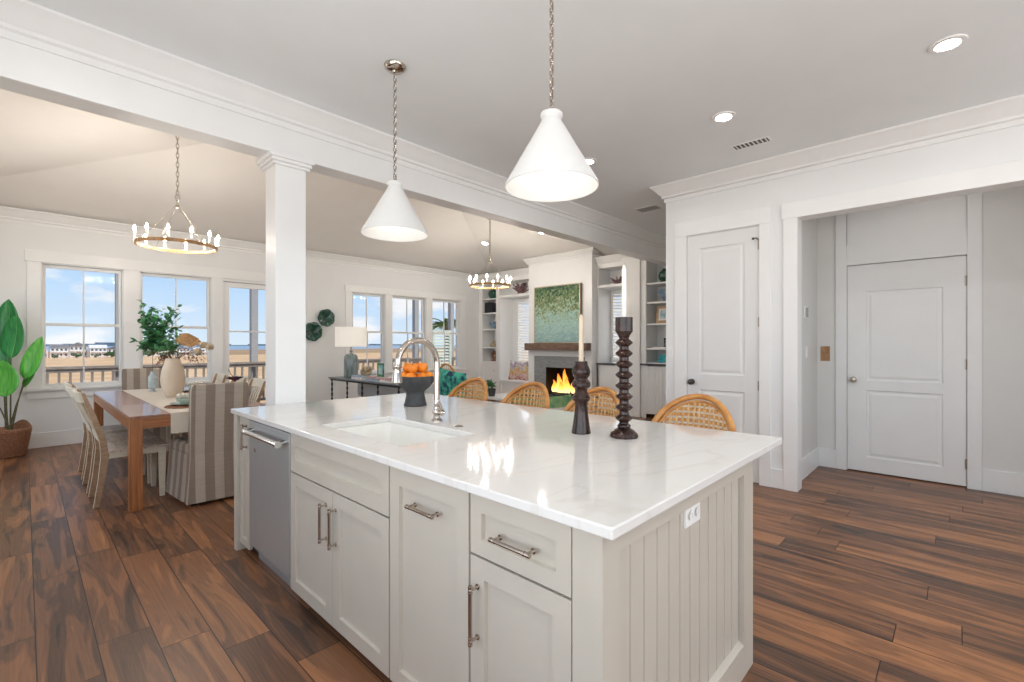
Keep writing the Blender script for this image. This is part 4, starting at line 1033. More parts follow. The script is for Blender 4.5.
def leaf(b, p, d, L_, w, n_):
    d = Vector(d).normalized(); s_ = d.cross(Vector(n_)).normalized(); nn = s_.cross(d)
    p = Vector(p)
    pts = [(0, 0, 0), (.3, .42, .02), (.62, .5, .05), (1, 0, .0)]
    l = [b.bm.verts.new(p + d*L_*a + s_*w*c_ + nn*L_*h_) for a, c_, h_ in pts]
    r = [l[0]] + [b.bm.verts.new(p + d*L_*a - s_*w*c_ + nn*L_*h_) for a, c_, h_ in pts[1:3]] + [l[3]]
    mid = b.bm.verts.new(p + d*L_*.5 - nn*L_*.06)
    b.bm.faces.new((l[0], l[1], mid)); b.bm.faces.new((l[1], l[2], mid)); b.bm.faces.new((l[2], l[3], mid))
    b.bm.faces.new((l[3], r[2], mid)); b.bm.faces.new((r[2], r[1], mid)); b.bm.faces.new((r[1], r[0], mid))
def bushy(name, label, base, zt, top_c, rad, nb, nl, m, lsize, parent_label='foliage', seed=1):
    rr = random.Random(seed); t_ = thing(name, label, 'plant', base)
    s = MB(); f = MB(); B = Vector(base)
    for k in range(nb):
        a = rr.uniform(0, 2*PI); ph = rr.uniform(-1, 1); R_ = rr.uniform(.35, 1)
        end = Vector(top_c) + Vector((math.cos(a)*rad[0]*R_, math.sin(a)*rad[0]*R_, ph*rad[1]))
        knee = Vector((B.x, B.y, zt)) + (end-Vector((B.x, B.y, zt)))*.4 + Vector((0, 0, .05))
        path = [B, Vector((B.x, B.y, zt)), knee, end]; s.tube(path, [.003, .003, .0022, .0012], 5)
        for q in range(nl):
            t1 = .25+.75*q/nl; p = knee.lerp(end, max(0, (t1-.4)/.6)) if t1 > .4 else Vector((B.x, B.y, zt)).lerp(knee, t1/.4)
            d = Vector((rr.uniform(-1,1), rr.uniform(-1,1), rr.uniform(-.5,1)))
            leaf(f, p, d, lsize*rr.uniform(.7,1.2), lsize*.55, Vector((rr.uniform(-1,1), rr.uniform(-1,1), 1)))
    s.build('stems', M['stem'], t_); f.build('foliage', m, t_)
    return t_
bushy('leafy_branch', 'bushy green leafy branches standing in the ribbed glass vase', (gx, gy, TZ+.02), TZ+.44, (gx+.045, gy-.085, 1.56), (.27, .30), 48, 13, M['leafblue'], .075, seed=5)
# dried arrangement in the cream vase
da = thing('dried_flowers', 'dried brown fan leaves, pods and twigs in the cream vase', 'flowers', (vx, vy, TZ+.37))
s = MB(); rr = random.Random(4); V0 = Vector((vx, vy, TZ+.38)); rt = Vector((.691, -.723, 0))
heads = [(.14, .20, 'fan'), (.20, .17, 'fan2'), (.33, .19, 'pod'), (.40, .17, 'pod'), (.27, .12, 'pod')]
twigs = [(-.16, -.02), (-.13, .03), (-.20, -.06), (-.09, .05), (-.12, -.05), (.28, .0), (.36, .03), (-.17, .06), (.20, .02)]
for dx, dz, _ in heads: s.tube([V0, V0+rt*dx*.5+Z_*(dz*.75), V0+rt*dx+Z_*dz], [.003, .003, .002], 5)
for dx, dz in twigs: s.tube([V0, V0+rt*dx*.35+Z_*.10, V0+rt*dx*.8+Z_*(dz+.07), V0+rt*dx+Z_*(dz)], [.003, .0028, .0025, .0015], 5)
s.build('stems', M['twig'], da)
for dx, dz, kd in heads:
    p = V0+rt*dx+Z_*dz
    b = MB()
    if kd.startswith('fan'):
        n = 14; cen = p; v0 = [];
        for k in range(n+1):
            a = R(20+k*150/n); v0.append(cen + rt*math.cos(a)*.115 + Z_*math.sin(a)*.12 + Vector((.691,.7225,0))*(.012 if k % 2 else -.012))
        for u, w_ in zip(v0, v0[1:]):
            t3 = Vector((.691,.7225,0))*.002; c3 = cen - Z_*.01
            b.bm.faces.new([b.bm.verts.new(q) for q in (c3, u, w_)]); b.bm.faces.new([b.bm.verts.new(q+t3) for q in (c3, w_, u)])
        b.build('fan_leaf', M['tan'], da)
    else:
        b.ball(p, .042, 12, (1, 1, .85)); 
        for k in range(26):
            a, c_ = rr.uniform(0, 2*PI), rr.uniform(-1, 1); d = Vector((math.cos(a)*math.sqrt(1-c_*c_), math.sin(a)*math.sqrt(1-c_*c_), c_)); b.tube([p+d*.03, p+d*.045], [.006, .002], 5)
        b.build('seed_pod', M['pamp'], da)
for sd, (dx, dz) in enumerate(twigs):
    p = V0+rt*dx+Z_*dz; b = MB()
    for k in range(16):
        q = p.lerp(V0+rt*dx*.5+Z_*(.08), k/18) + Vector((rr.uniform(-.012,.012),)*3); leaf(b, q, (rr.uniform(-1,1), rr.uniform(-1,1), rr.uniform(-1,.6)), .036, .014, (0, 0, 1))
    b.build('dried_sprig', M['pink'] if sd % 2 == 0 else M['twig'], da)
bushy('leafy_sprig', 'short olive green sprigs at the neck of the cream vase', (vx, vy, TZ+.39), TZ+.45, (vx-.02, vy+.02, 1.31), (.13, .07), 16, 9, M['leaf'], .045, seed=8)
# place settings
def setting(x, y, lb):
    b = MB(); b.lathe([(0, .001), (.165, .001), (.17, .006), (.165, .011), (0, .011)], (x, y, TZ+.0005), 40); o = b.build('placemat', M['mat'], smooth=40); tag(o, 'round brown woven placemat ' + lb, 'placemat', 'woven placemats')
    b = MB()
    for k in range(9): b.tube([(x+(.02+k*.0175)*math.cos(t), y+(.02+k*.0175)*math.sin(t), TZ+.0125) for t in [2*PI*q/24 for q in range(24)]], .003, 4, closed=True)
    b.build('braid', M['mat'], o)
    b = MB(); b.lathe([(0, .0), (.06, .0), (.10, .012), (.128, .02), (.128, .023), (.10, .016), (.06, .005), (0, .005)], (x, y, TZ+.0165), 40); o = b.build('dinner_plate', M['aqua'], smooth=40); tag(o, 'pale aqua dinner plate ' + lb, 'plate', 'aqua plates')
    b = MB(); b.lathe([(.035, .0), (.05, .008), (.075, .035), (.085, .06), (.082, .06), (.07, .035), (.045, .012), (0, .010)], (x, y, TZ+.022), 36); o = b.build('bowl', M['aqua'], smooth=40); tag(o, 'pale aqua bowl ' + lb, 'bowl', 'aqua bowls')
    b = MB()
    for k in range(5): b.tube([(x-.06+k*.03, y-.05, TZ+.100+.004*math.sin(k)), (x-.06+k*.03, y+.0, TZ+.112+.006*(k % 2)), (x-.06+k*.03, y+.05, TZ+.100)], .0145, 8)
    o = b.build('napkin', M['linen'], smooth=60); tag(o, 'folded pale linen napkin ' + lb, 'napkin', 'linen napkins')
setting(1.04, 5.17, 'behind the near striped chair')
setting(1.42, 5.70, 'on the right side of the table')
setting(1.42, 6.62, 'at the far right of the table')
pp = thing('plum_ornament', 'dark plum ornament with a thin stalk, just over the near striped chair back', 'ornament', (1.45, 5.20, TZ))
b = MB()
b.lathe([(.03, 0), (.03, .005), (.008, .01), (.007, .21), (.02, .222)], (1.45, 5.20, TZ+.001), 16); b.build('stand', M['dkmetal'], pp, smooth=40)
b = MB()
for k in range(26):
    a = k*2.4; r_ = .018*math.sqrt(k)*.9
    leaf(b, (1.45, 5.20, TZ+.226), (math.cos(a), math.sin(a), .15+.5*(1-k/26)), .05+r_*.6, .02, (0, 0, 1))
b.ball((1.45, 5.20, TZ+.236), .035, 12, (1.2, 1.2, .6)); b.build('petals', M['purple'], pp)
MB().tube([(1.45, 5.20, TZ+.24), (1.42, 5.23, TZ+.28), (1.405, 5.24, TZ+.325)], [.003, .0025, .003], 6).build('stalk', M['purple'], pp)

# ------------------------------------------------------------------ floor plant in basket
px, py = -.13, 8.17
bk = thing('woven_basket', 'large brown woven basket with scalloped handles under the floor plant', 'basket', (px, py, 0))
b = MB(); n = 40; rows = []
for i in range(13):
    t1 = i/12; r0 = .145+.052*t1; z = .335*t1
    row = []
    for k in range(n):
        a = 2*PI*k/n; hump = max(0, math.cos(2*(a-.9)))**2*.075*(t1**6) if t1 > .8 else 0
        row.append(b.bm.verts.new((px+(r0+.004*math.sin(k*PI))*math.cos(a), py+r0*math.sin(a), z+hump)))
    rows.append(row)
for p, q in zip(rows, rows[1:]):
    for k in range(n): b.bm.faces.new((p[k], p[(k+1) % n], q[(k+1) % n], q[k]))
b.bm.faces.new(rows[0][::-1]); o = b.build('wicker', M['basket'], bk, smooth=60)
sd = o.modifiers.new('solid', 'SOLIDIFY'); sd.thickness = .012
b = MB()
for i in range(11): b.tube([(px+(.148+.052*i/12+.004)*math.cos(2*PI*k/36), py+(.148+.052*i/12+.004)*math.sin(2*PI*k/36), .02+.028*i) for k in range(36)], .006, 5, closed=True)
b.build('coils', M['basket'], bk, smooth=60)
pt = thing('floor_plant', 'tall paddle-leaved tropical floor plant at the left edge', 'plant', (px, py, .3))
b = MB(); b.lathe([(0, .0), (.15, .0), (.15, .02), (0, .03)], (px, py, .28), 24); b.build('soil', M['twig'], pt)
def paddle(tip, base, width, m, face, bend=.05, split=0):
    """leaf blade from base to tip; face = normal-ish vector"""
    tip, base = Vector(tip), Vector(base); d = tip-base; L_ = d.length; d.normalize(); s_ = d.cross(Vector(face)).normalized(); nn = s_.cross(d).normalized()
    b = MB(); n = 12; rows = []
    for i in range(n+1):
        t1 = i/n; w_ = width*math.sin(PI*min(1, max(0, t1**.8)))**.65*.5 if 0 < t1 < 1 else .002
        c_ = base + d*L_*t1 + nn*(-bend*L_*math.sin(PI*t1)*1.0)
        rows.append([c_ - s_*w_ + nn*w_*.30, c_ - s_*w_*.5 + nn*w_*.10, c_, c_ + s_*w_*.5 + nn*w_*.10, c_ + s_*w_ + nn*w_*.30])
    vs = [[b.bm.verts.new(p) for p in r] for r in rows]
    for p, q in zip(vs, vs[1:]):
        for i in range(4): b.bm.faces.new((p[i], p[i+1], q[i+1], q[i]))
    o = b.build('leaf_blade', m, pt, smooth=70); md = o.modifiers.new('solid', 'SOLIDIFY'); md.thickness = .002
    r = MB(); r.tube([rr_[2]+nn*.004 for rr_ in rows], [.005-.0035*i/n for i in range(n+1)], 6); r.build('midrib', M['rib'], o)
    s2 = MB(); root = Vector((px+rnd.uniform(-.04,.04), py+rnd.uniform(-.04,.04), .30)); s2.tube([root, root.lerp(base, .5)+Vector((0,0,.04)), base], [.009, .007, .005], 7); s2.build('leaf_stem', M['stem'], pt, smooth=60)
cd = (-.69, -.72, .15)
rgt = Vector((.691, -.723, 0)); P0 = Vector((px, py, 0))
def pp_(dx, z, dep=0): return P0 + rgt*dx + Vector((.7225, .6906, 0))*dep + Z_*z
paddle(pp_(.10, 1.69), pp_(.03, 1.17), .28, M['paddle'], cd)
paddle(pp_(-.05, 1.88, .05), pp_(-.09, 1.30, .05), .26, M['paddle'], (-.5,-.8,.1))
paddle(pp_(.02, 1.15, -.08), pp_(.05, .72, -.08), .38, M['paddlelt'], cd, .08)
paddle(pp_(.40, 1.43), pp_(.19, .92), .20, M['paddlelt'], (-.4,-.8,.4), .04)
paddle(pp_(-.26, 1.55, .05), pp_(-.12, 1.0, .05), .22, M['paddle'], (-.2,-.9,.3))
paddle(pp_(.30, 1.08, .04), pp_(.13, .82, .04), .12, M['paddlelt'], (-.6,-.5,.3), .04)
paddle(pp_(-.30, 1.15, -.1), pp_(-.10, .75, -.1), .20, M['paddle'], (-.2,-.9,.3))

# ------------------------------------------------------------------ wall plates, console, lamp
def cabbage(x, z, r_, lb):
    b = MB(); n = 48; rings = []
    for i, (q, h_) in enumerate(((.0, .012), (.35, .010), (.42, .022), (.75, .030), (1.0, .052))):
        row = []
        for k in range(n):
            a = 2*PI*k/n; w_ = 1+.085*abs(math.sin(a*3.5))*(i >= 3)*(.5+.5*(i == 4)); rad = max(.001, q*r_*w_)
            row.append(b.bm.verts.new((x+rad*math.cos(a), YW-.004-h_-.006*math.sin(a*7)*(i >= 3), z+rad*math.sin(a))))
        rings.append(row)
    for p, q in zip(rings, rings[1:]):
        for k in range(n): b.bm.faces.new((p[k], p[(k+1) % n], q[(k+1) % n], q[k]))
    o = b.build('wall_plate', M['plate'], smooth=60); md = o.modifiers.new('solid', 'SOLIDIFY'); md.thickness = .005; tag(o, lb, 'plate')
cabbage(3.905, 1.83, .155, 'green leaf-shaped wall plate, the higher one')
cabbage(3.655, 1.57, .165, 'green leaf-shaped wall plate, the lower one half behind the column')
CT = .76
cs = thing('console_table', 'slate-topped console table with black twisted legs behind the sofa', 'console table', (3.86, 6.85, 0))
b = MB(); b.box(3.68, 5.72, CT-.022, 4.03, 7.98, CT); b.build('top', M['bluestone'], cs, bevel=.004)
b = MB(); b.box(3.70, 5.76, CT-.05, 4.01, 5.775, CT-.0225); b.box(3.70, 7.925, CT-.05, 4.01, 7.94, CT-.0225); b.box(3.70, 5.775, CT-.05, 3.715, 7.925, CT-.0225); b.box(3.995, 5.775, CT-.05, 4.01, 7.925, CT-.0225); b.build('frame', M['black'], cs)
for xx in (3.715, 3.995):
    for yy in (5.80, 6.85, 7.90):
        b = MB(); pr = []
        for k in range(25): z = k/24*(CT-.052); pr.append((.014+.005*math.sin(k*2.1), z))
        b.lathe(pr, (xx, yy, 0), 10); b.build('leg', M['black'], cs, smooth=60)
lx, ly = 3.90, 7.575
lm = thing('table_lamp', 'blue-grey glazed table lamp with a white drum shade', 'lamp', (lx, ly, CT))
b = MB(); b.lathe([(.100, 0), (.112, .008), (.118, .05), (.118, .30), (.112, .36), (.085, .40), (.04, .415), (.022, .42), (0, .42)], (lx, ly, CT+.001), 36); b.build('base', M['lampb'], lm, smooth=50)
b = MB(); b.lathe([(.016, .42), (.016, .44), (.03, .455), (.03, .465), (.012, .48), (.010, .62), (0, .62)], (lx, ly, CT), 16); b.build('neck', M['nickel'], lm, smooth=40)
b = MB(); b.lathe([(.262, .535), (.256, .865), (.253, .865), (.259, .535), (.262, .535)], (lx, ly, CT), 48, cap=False)
for k in range(3): a = 2*PI*k/3; b.bar((lx, ly, CT+.62), (lx+.256*math.cos(a), ly+.256*math.sin(a), CT+.62), .004, .004)
b.build('shade', M['lshade'], lm, smooth=50)
def book(x, y, z, w, l_, h_, m, lb, rot=0, grp='books on the console table'):
    t_ = thing('book', lb, 'book', (x, y, z), grp)
    b = MB(); b.box(x-w/2, y-l_/2, z, x+w/2, y+l_/2, z+.003); b.box(x-w/2, y-l_/2, z+h_-.003, x+w/2, y+l_/2, z+h_); b.box(x-w/2, y-l_/2, z+.003, x-w/2+.004, y+l_/2, z+h_-.003); b.build('cover', m, t_)
    MB().box(x-w/2+.005, y-l_/2+.004, z+.0031, x+w/2-.004, y+l_/2-.004, z+h_-.0031).build('pages', M['paperw'], t_)
    t_.rotation_euler = (0, 0, rot)
book(3.86, 7.10, CT+.001, .24, .32, .035, M['paperw'], 'white book at the bottom of the stack nearest the lamp')
book(3.86, 7.10, CT+.037, .22, .30, .028, M['bookblue'], 'blue-grey book on top of the stack nearest the lamp', .1)
book(3.86, 6.62, CT+.001, .24, .33, .035, M['bookblue'], 'blue book under the pink one on the console table')
book(3.86, 6.62, CT+.037, .22, .30, .032, M['bookpink'], 'dusty pink book on the console table', -.12)
book(3.85, 6.22, CT+.001, .23, .30, .030, M['paperw'], 'white book at the near end of the console table')
book(3.85, 6.22, CT+.032, .20, .27, .025, M['bookpink'], 'pink book on the white one at the near end of the console table', .08)
b = MB()
for k in range(22):
    a = k*2.4; r_ = .012*math.sqrt(k); b.ball((3.87+r_*math.cos(a)*1.5, 7.0+r_*math.sin(a)*1.7, CT+.067+.075+.05*math.cos(k)), .030, 8)
b.lathe([(.05, 0), (.06, .02), (.085, .06), (.08, .06), (.05, .02), (0, .02)], (3.87, 7.0, CT+.066), 20)
o = b.build('shell_bowl', M['pamp'], smooth=60); tag(o, 'knobbly beige shell ornament on the book stack', 'ornament')
of = thing('photo_frame', 'small green-edged photo frame standing on the console', 'photo frame', (3.86, 6.52, CT+.07))
b = MB(); b.plate((3.84, 6.42, CT+.0715), Y_, Z_, -X_, .19, .21, .012, [(.03, .03, .16, .18)], ((.0, -.004),)); b.build('border', M['leafblue'], of); MB().box(3.8435, 6.455, CT+.105, 3.8441, 6.575, CT+.248).build('print', M['picture'], of)
MB().bar((3.853, 6.52, CT+.18), (3.90, 6.52, CT+.072), .03, .003).build('easel', M['black'], of)

# ------------------------------------------------------------------ living room
def cushion(b, c, sx, sy, sz_, tilt=None):
    m = Matrix.Translation(c) @ (tilt or Matrix.Identity(4))
    n = 10; g = {}
    for side in (1, -1):
        for i in range(n+1):
            for j in range(n+1):
                u, v = -1+2*i/n, -1+2*j/n; e = (1-u**4)*(1-v**4); pinch = 1-.10*(u*u*(1-v*v)+v*v*(1-u*u))*0
                edge = (i in (0, n) or j in (0, n))
                if side == -1 and edge: g[(side, i, j)] = g[(1, i, j)]; continue
                cu = u*(1-.07*(1-v*v)); cv = v*(1-.07*(1-u*u))
                g[(side, i, j)] = b.bm.verts.new(m @ Vector((side*sx/2*e**.5, cu*sy/2, cv*sz_/2)))
    for side in (1, -1):
        for i in range(n):
            for j in range(n):
                b.bm.faces.new([g[(side, i, j)], g[(side, i+1, j)], g[(side, i+1, j+1)], g[(side, i, j+1)]])
sf = thing('sofa', 'light grey sofa with its back to the console table', 'sofa', (4.60, 6.75, 0))
b = MB(); b.box(4.12, 5.70, .10, 5.05, 7.80, .40); b.build('base', M['sofa'], sf, bevel=.03)
b = MB(); b.box(4.12, 5.70, .41, 4.36, 7.80, .78); b.build('back', M['sofa'], sf, bevel=.05)
for yy in (5.70, 7.60): b = MB(); b.box(4.37, yy, .41, 5.05, yy+.2, .60); b.build('arm', M['sofa'], sf, bevel=.05)
for yy in (5.91, 6.76): b = MB(); b.box(4.37, yy, .41, 5.06, yy+.83, .53); b.build('seat_cushion', M['sofa'], sf, bevel=.04)
b = MB()
for xx in (4.18, 4.98):
    for yy in (5.78, 7.72): b.lathe([(.025, 0), (.035, .099)], (xx, yy, 0), 10)
b.build('feet', M['dkwood'], sf)
# white swivel chair with teal pillow nearer the stools
ac = thing('armchair', 'pale grey armchair holding a teal print pillow, beyond the faucet', 'armchair', (4.05, 4.55, 0))
b = MB(); b.box(3.63, 4.25, .12, 4.35, 4.97, .42); b.build('base', M['sofa'], ac, bevel=.04)
b = MB(); b.box(3.53, 4.25, .15, 3.67, 4.97, .70); b.build('back', M['sofa'], ac, bevel=.05)
b = MB(); b.lathe([(.2, 0), (.2, .02), (.05, .03), (.05, .12)], (3.99, 4.61, 0), 24); b.build('swivel_base', M['dkwood'], ac)
b = MB(); cushion(b, (3.78, 4.66, .80), .15, .56, .42, Matrix.Rotation(R(6), 4, 'X') @ Matrix.Rotation(R(-8), 4, 'Y')); o = b.build('throw_pillow', M['teal'], smooth=60); tag(o, 'teal print throw pillow in the pale armchair, nearer the island', 'pillow')
b = MB(); cushion(b, (3.715, 4.55, .74), .02, .12, .08); b.build('lime_motif', M['lime'], o, smooth=60)
# rattan lounge chair back by the far windows
rc = thing('rattan_armchair', 'rattan armchair with a rounded woven back under the far windows', 'armchair', (6.1, 7.35, 0))
b = MB(); b.tube([(6.0, 7.85, .40)] + [(6.0-.05*math.sin(PI*k/16), 7.55+.30*math.cos(PI*k/16), .55+.38*math.sin(PI*k/16)) for k in range(17)] + [(6.0, 7.25, .40)], .022, 10); b.build('back_hoop', M['rattan'], rc, smooth=40)
b = MB()
for k in range(9):
    y = 7.31+.06*k; h_ = .55+.36*math.sqrt(max(0, 1-((y-7.55)/.3)**2)); b.bar((5.98, y, .42), (5.96, y, h_), .028, .004, up=(1,0,0))
for k in range(7): z = .46+.06*k; w_ = .29*math.sqrt(max(0, 1-max(0, (z-.55)/.38)**2)); b.bar((5.975, 7.55-w_, z), (5.975, 7.55+w_, z), .004, .028, up=(0,0,1))
b.build('woven_back', M['canelt'], rc)
b = MB(); b.box(6.0, 7.26, .36, 6.5, 7.84, .45); b.build('seat', M['linen'], rc, bevel=.03)
for xx, yy in ((6.02, 7.3), (6.02, 7.8), (6.46, 7.3), (6.46, 7.8)): b = MB(); b.tube([(xx, yy, .36), (xx, yy, 0)], .018, 8); b.build('leg', M['rattan'], rc)
# coffee table with plant
cf = thing('coffee_table', 'white low table carrying a small potted plant, left of the fireplace', 'coffee table', (5.4, 5.1, 0))
b = MB(); b.box(5.10, 4.55, .46, 5.7, 5.62, .50); b.build('top', M['trim'], cf, bevel=.005)
b = MB(); b.box(5.16, 4.62, .18, 5.64, 5.55, .20); b.build('shelf', M['trim'], cf)
for xx in (5.13, 5.62):
    for yy in (4.58, 5.54): b = MB(); b.box(xx, yy, 0, xx+.05, yy+.05, .459); b.build('leg', M['trim'], cf)
def potted(x, y, z, lb, s=1, pot=None):
    b = MB(); b.lathe([(.045*s, 0), (.06*s, .10*s), (.062*s, .11*s), (.055*s, .11*s), (.05*s, .09*s), (0, .09*s)], (x, y, z), 20); o = b.build('plant_pot', pot or M['bowl'], smooth=40); tag(o, 'dark pot of ' + lb, 'pot')
    bushy('potted_plant', lb, (x, y, z+.08*s), z+.10*s, (x, y, z+.18*s), (.10*s, .07*s), 20, 6, M['leaf'], .045*s, seed=int(x*100))
potted(5.20, 5.42, .5005, 'small green plant on the white low table', 1.1)
b = MB(); b.lathe([(.03, 0), (.06, .02), (.10, .05), (.095, .05), (.05, .02), (0, .015)], (5.30, 5.05, .5005), 24); o = b.build('bowl', M['bluecer'], smooth=40); tag(o, 'grey-blue bowl on the white low table', 'bowl')
# green barrel chair near fireplace
gc = thing('barrel_chair', 'green print barrel chair with dark piping before the fireplace', 'armchair', (4.75, 3.98, 0))
b = MB(); n = 24; rows = []
for i in range(n+1):
    a = R(200-210*i/n)-R(10); rows.append((4.85+.40*math.cos(a+PI/2*1.0), 4.0+.40*math.sin(a+PI/2*1.0)))
def shell(b, cx, cy, r0, r1, a0, a1, z0, z1, n=24):
    for i in range(n):
        t0, t1 = a0+(a1-a0)*i/n, a0+(a1-a0)*(i+1)/n
        b.hexa([(cx+r0*math.cos(t0), cy+r0*math.sin(t0), z0), (cx+r1*math.cos(t0), cy+r1*math.sin(t0), z0), (cx+r1*math.cos(t1), cy+r1*math.sin(t1), z0), (cx+r0*math.cos(t1), cy+r0*math.sin(t1), z0),
                (cx+r0*math.cos(t0), cy+r0*math.sin(t0), z1), (cx+r1*math.cos(t0), cy+r1*math.sin(t0), z1), (cx+r1*math.cos(t1), cy+r1*math.sin(t1), z1), (cx+r0*math.cos(t1), cy+r0*math.sin(t1), z1)])
shell(b, 4.75, 4.0, .30, .40, R(60), R(300), .54, .68); b.build('back', M['greenfab'], gc)
b = MB(); shell(b, 4.75, 4.0, .30, .40, R(60), R(300), .35, .5395); b.build('back_base', M['linen'], gc)
b = MB(); b.lathe([(0, .14), (.38, .14), (.39, .34), (0, .36)], (4.75, 4.0, 0), 32); b.build('base', M['linen'], gc)
b = MB(); b.lathe([(0, .362), (.28, .362), (.29, .42), (.27, .46), (0, .47)], (4.75, 4.0, 0), 32); b.build('seat_cushion', M['linen'], gc, smooth=40)
b = MB(); b.tube([(4.75+.35*math.cos(R(60+10*k)), 4.0+.35*math.sin(R(60+10*k)), .69) for k in range(25)], .012, 6); b.build('piping', M['bowl'], gc, smooth=40)
b = MB(); b.lathe([(.2, 0), (.2, .02), (.05, .03), (.05, .139)], (4.75, 4.0, 0), 24); b.build('swivel_base', M['dkwood'], gc)

# fireplace -------------------------------------------------------
XC, FY0, FY1 = 7.62, 5.139, 6.785
fp = thing('fireplace', 'white beadboard chimney breast with grey tile fireplace and wood mantel', 'fireplace', (7.8, 5.96, 0))
b = MB(); b.box(XC+.012, FY0, 1.36, XF-.001, FY1, 3.12); b.beads((XC+.0115, FY0+.0, 1.37), Y_, Z_, -X_, FY1-FY0, 1.66, 16, t=.003, gw=.020, gd=.010)
b.box(XC, FY0, 0, XF-.001, FY0+.16, 1.36); b.box(XC, FY1-.16, 0, XF-.001, FY1, 1.36); b.box(XC, FY0+.16, 1.085, XF-.001, FY1-.16, 1.36)
b.build('chimney_breast', M['trim'], fp)
CC = [(0,0), (.10,0), (.10,-.02), (.075,-.04), (.035,-.09), (.025,-.10), (.025,-.13), (0,-.13)]
MB().sweep(CC, [(XC+.20, FY0), (XC, FY0), (XC, FY1), (XC+.20, FY1)], 3.195, 1).build('crown', M['trim'], fp, smooth=30)
b = MB(); b.box(XC+.02, FY0+.16, 0, XF-.05, FY0+.37, 1.085); b.box(XC+.02, FY1-.48, 0, XF-.05, FY1-.16, 1.085); b.box(XC+.02, FY0+.37, .85, XF-.05, FY1-.48, 1.085); b.build('tile_surround', M['tile'], fp)
b = MB(); b.box(XF-.12, FY0+.37, .30, XF-.10, FY1-.48, .85); b.box(XC+.06, FY0+.371, .28, XF-.12, FY1-.481, .30); b.box(XC+.021, FY0+.371, .845, XF-.12, FY1-.481, .8495); b.box(XC+.021, FY0+.3705, .30, XF-.12, FY0+.378, .845); b.box(XC+.021, FY1-.489, .30, XF-.12, FY1-.4805, .845); b.build('firebox', M['soot'], fp)
b = MB(); b.box(7.46, 5.155, 1.21, XC-.001, 6.76, 1.358); b.build('mantel_shelf', M['mantel'], fp, bevel=.005)
b = MB()
for k, (yy, a) in enumerate(((5.70, .2), (5.95, -.2), (6.1, .3), (5.80, -.3))): b.tube([(XC+.18+.05*k % .1, yy-.18, .34+.03*k), (XC+.22, yy+.2*math.cos(a), .36+.03*k)], .035, 10)
b.build('logs', M['soot'], fp, smooth=40)
def flame(y, x, h_, w_, sd):
    b = MB(); rr = random.Random(sd); n = 9; rows = []
    for i in range(n+1):
        t1 = i/n; r_ = w_*(math.sin(PI*min(1, .22+.78*t1))**.8)*(1-t1*.35) + .001; ox = .03*math.sin(t1*6+sd)*t1
        rows.append((r_, t1*h_, ox))
    rings = [b.ring((x, y+ox, .33+z), X_, Y_, r_*.5, 10, r_) for r_, z, ox in rows]
    for p, q in zip(rings, rings[1:]):
        for k in range(10): b.bm.faces.new((p[k], p[(k+1) % 10], q[(k+1) % 10], q[k]))
    b.build('flame', M['flame'], fp, smooth=70)
for y, x, h_, w_, sd in ((6.18, 7.76, .26, .07, 1), (6.03, 7.74, .40, .09, 2), (5.90, 7.78, .50, .08, 3), (5.82, 7.73, .34, .10, 4), (5.68, 7.77, .30, .07, 5), (5.58, 7.75, .36, .055, 6), (6.12, 7.80, .20, .06, 7), (5.96, 7.72, .24, .10, 8)): flame(y, x, h_, w_, sd)
pa = thing('painting', 'large abstract green and aqua canvas leaning on the mantel', 'painting', (7.58, 5.96, 1.36))
py0, py1, pz0, pz1 = 5.375, 6.57, 1.3585, 2.55
pa_m = art_mat('abstract_canvas', [(.05, (.26, .42, .42)), (.3, (.42, .58, .52)), (.42, (.20, .38, .33)), (.52, (.46, .56, .42)), (.60, (.10, .22, .13)), (.68, (.36, .33, .16)), (.76, (.05, .13, .07)), (.86, (.16, .24, .09)), (.98, (.03, .08, .05))], scale=13)
b = MB(); b.box(7.575, py0+.018, pz0+.018, 7.600, py1-.018, pz1-.018); b.build('canvas', pa_m, pa)
b = MB(); b.box(7.565, py0, pz0, 7.618, py0+.016, pz1); b.box(7.565, py1-.016, pz0, 7.618, py1, pz1); b.box(7.565, py0+.016, pz1-.016, 7.618, py1-.016, pz1); b.box(7.565, py0+.016, pz0, 7.618, py1-.016, pz0+.016); b.build('frame', M['champ'], pa)
MB().box(7.567, py0-.005, pz0, 7.618, py0-.0005, pz1).build('frame_side', M['brownside'], pa)

# built-ins along X = 7.8 ------------------------------------------
XS = 7.80
SH = (2.445, 2.10, 1.71, 1.265)     # shelf heights
def carc(parent, y0, y1, z0, z1, shelves=()):
    b = MB(); b.box(XF-.02, y0, z0, XF-.001, y1, z1)
    for a, c_ in ((y0, y0+.02), (y1-.02, y1)): b.box(XS+.02, a, z0, XF-.02, c_, z1)
    b.box(XS+.02, y0+.02, z1-.02, XF-.02, y1-.02, z1); b.box(XS+.02, y0+.02, z0, XF-.02, y1-.02, z0+.02)
    b.build('carcass', M['door'], parent)
    for z in shelves: MB().box(XS+.022, y0+.021, z-.03, XF-.022, y1-.021, z).build('shelf', M['trim'], parent, bevel=.002)
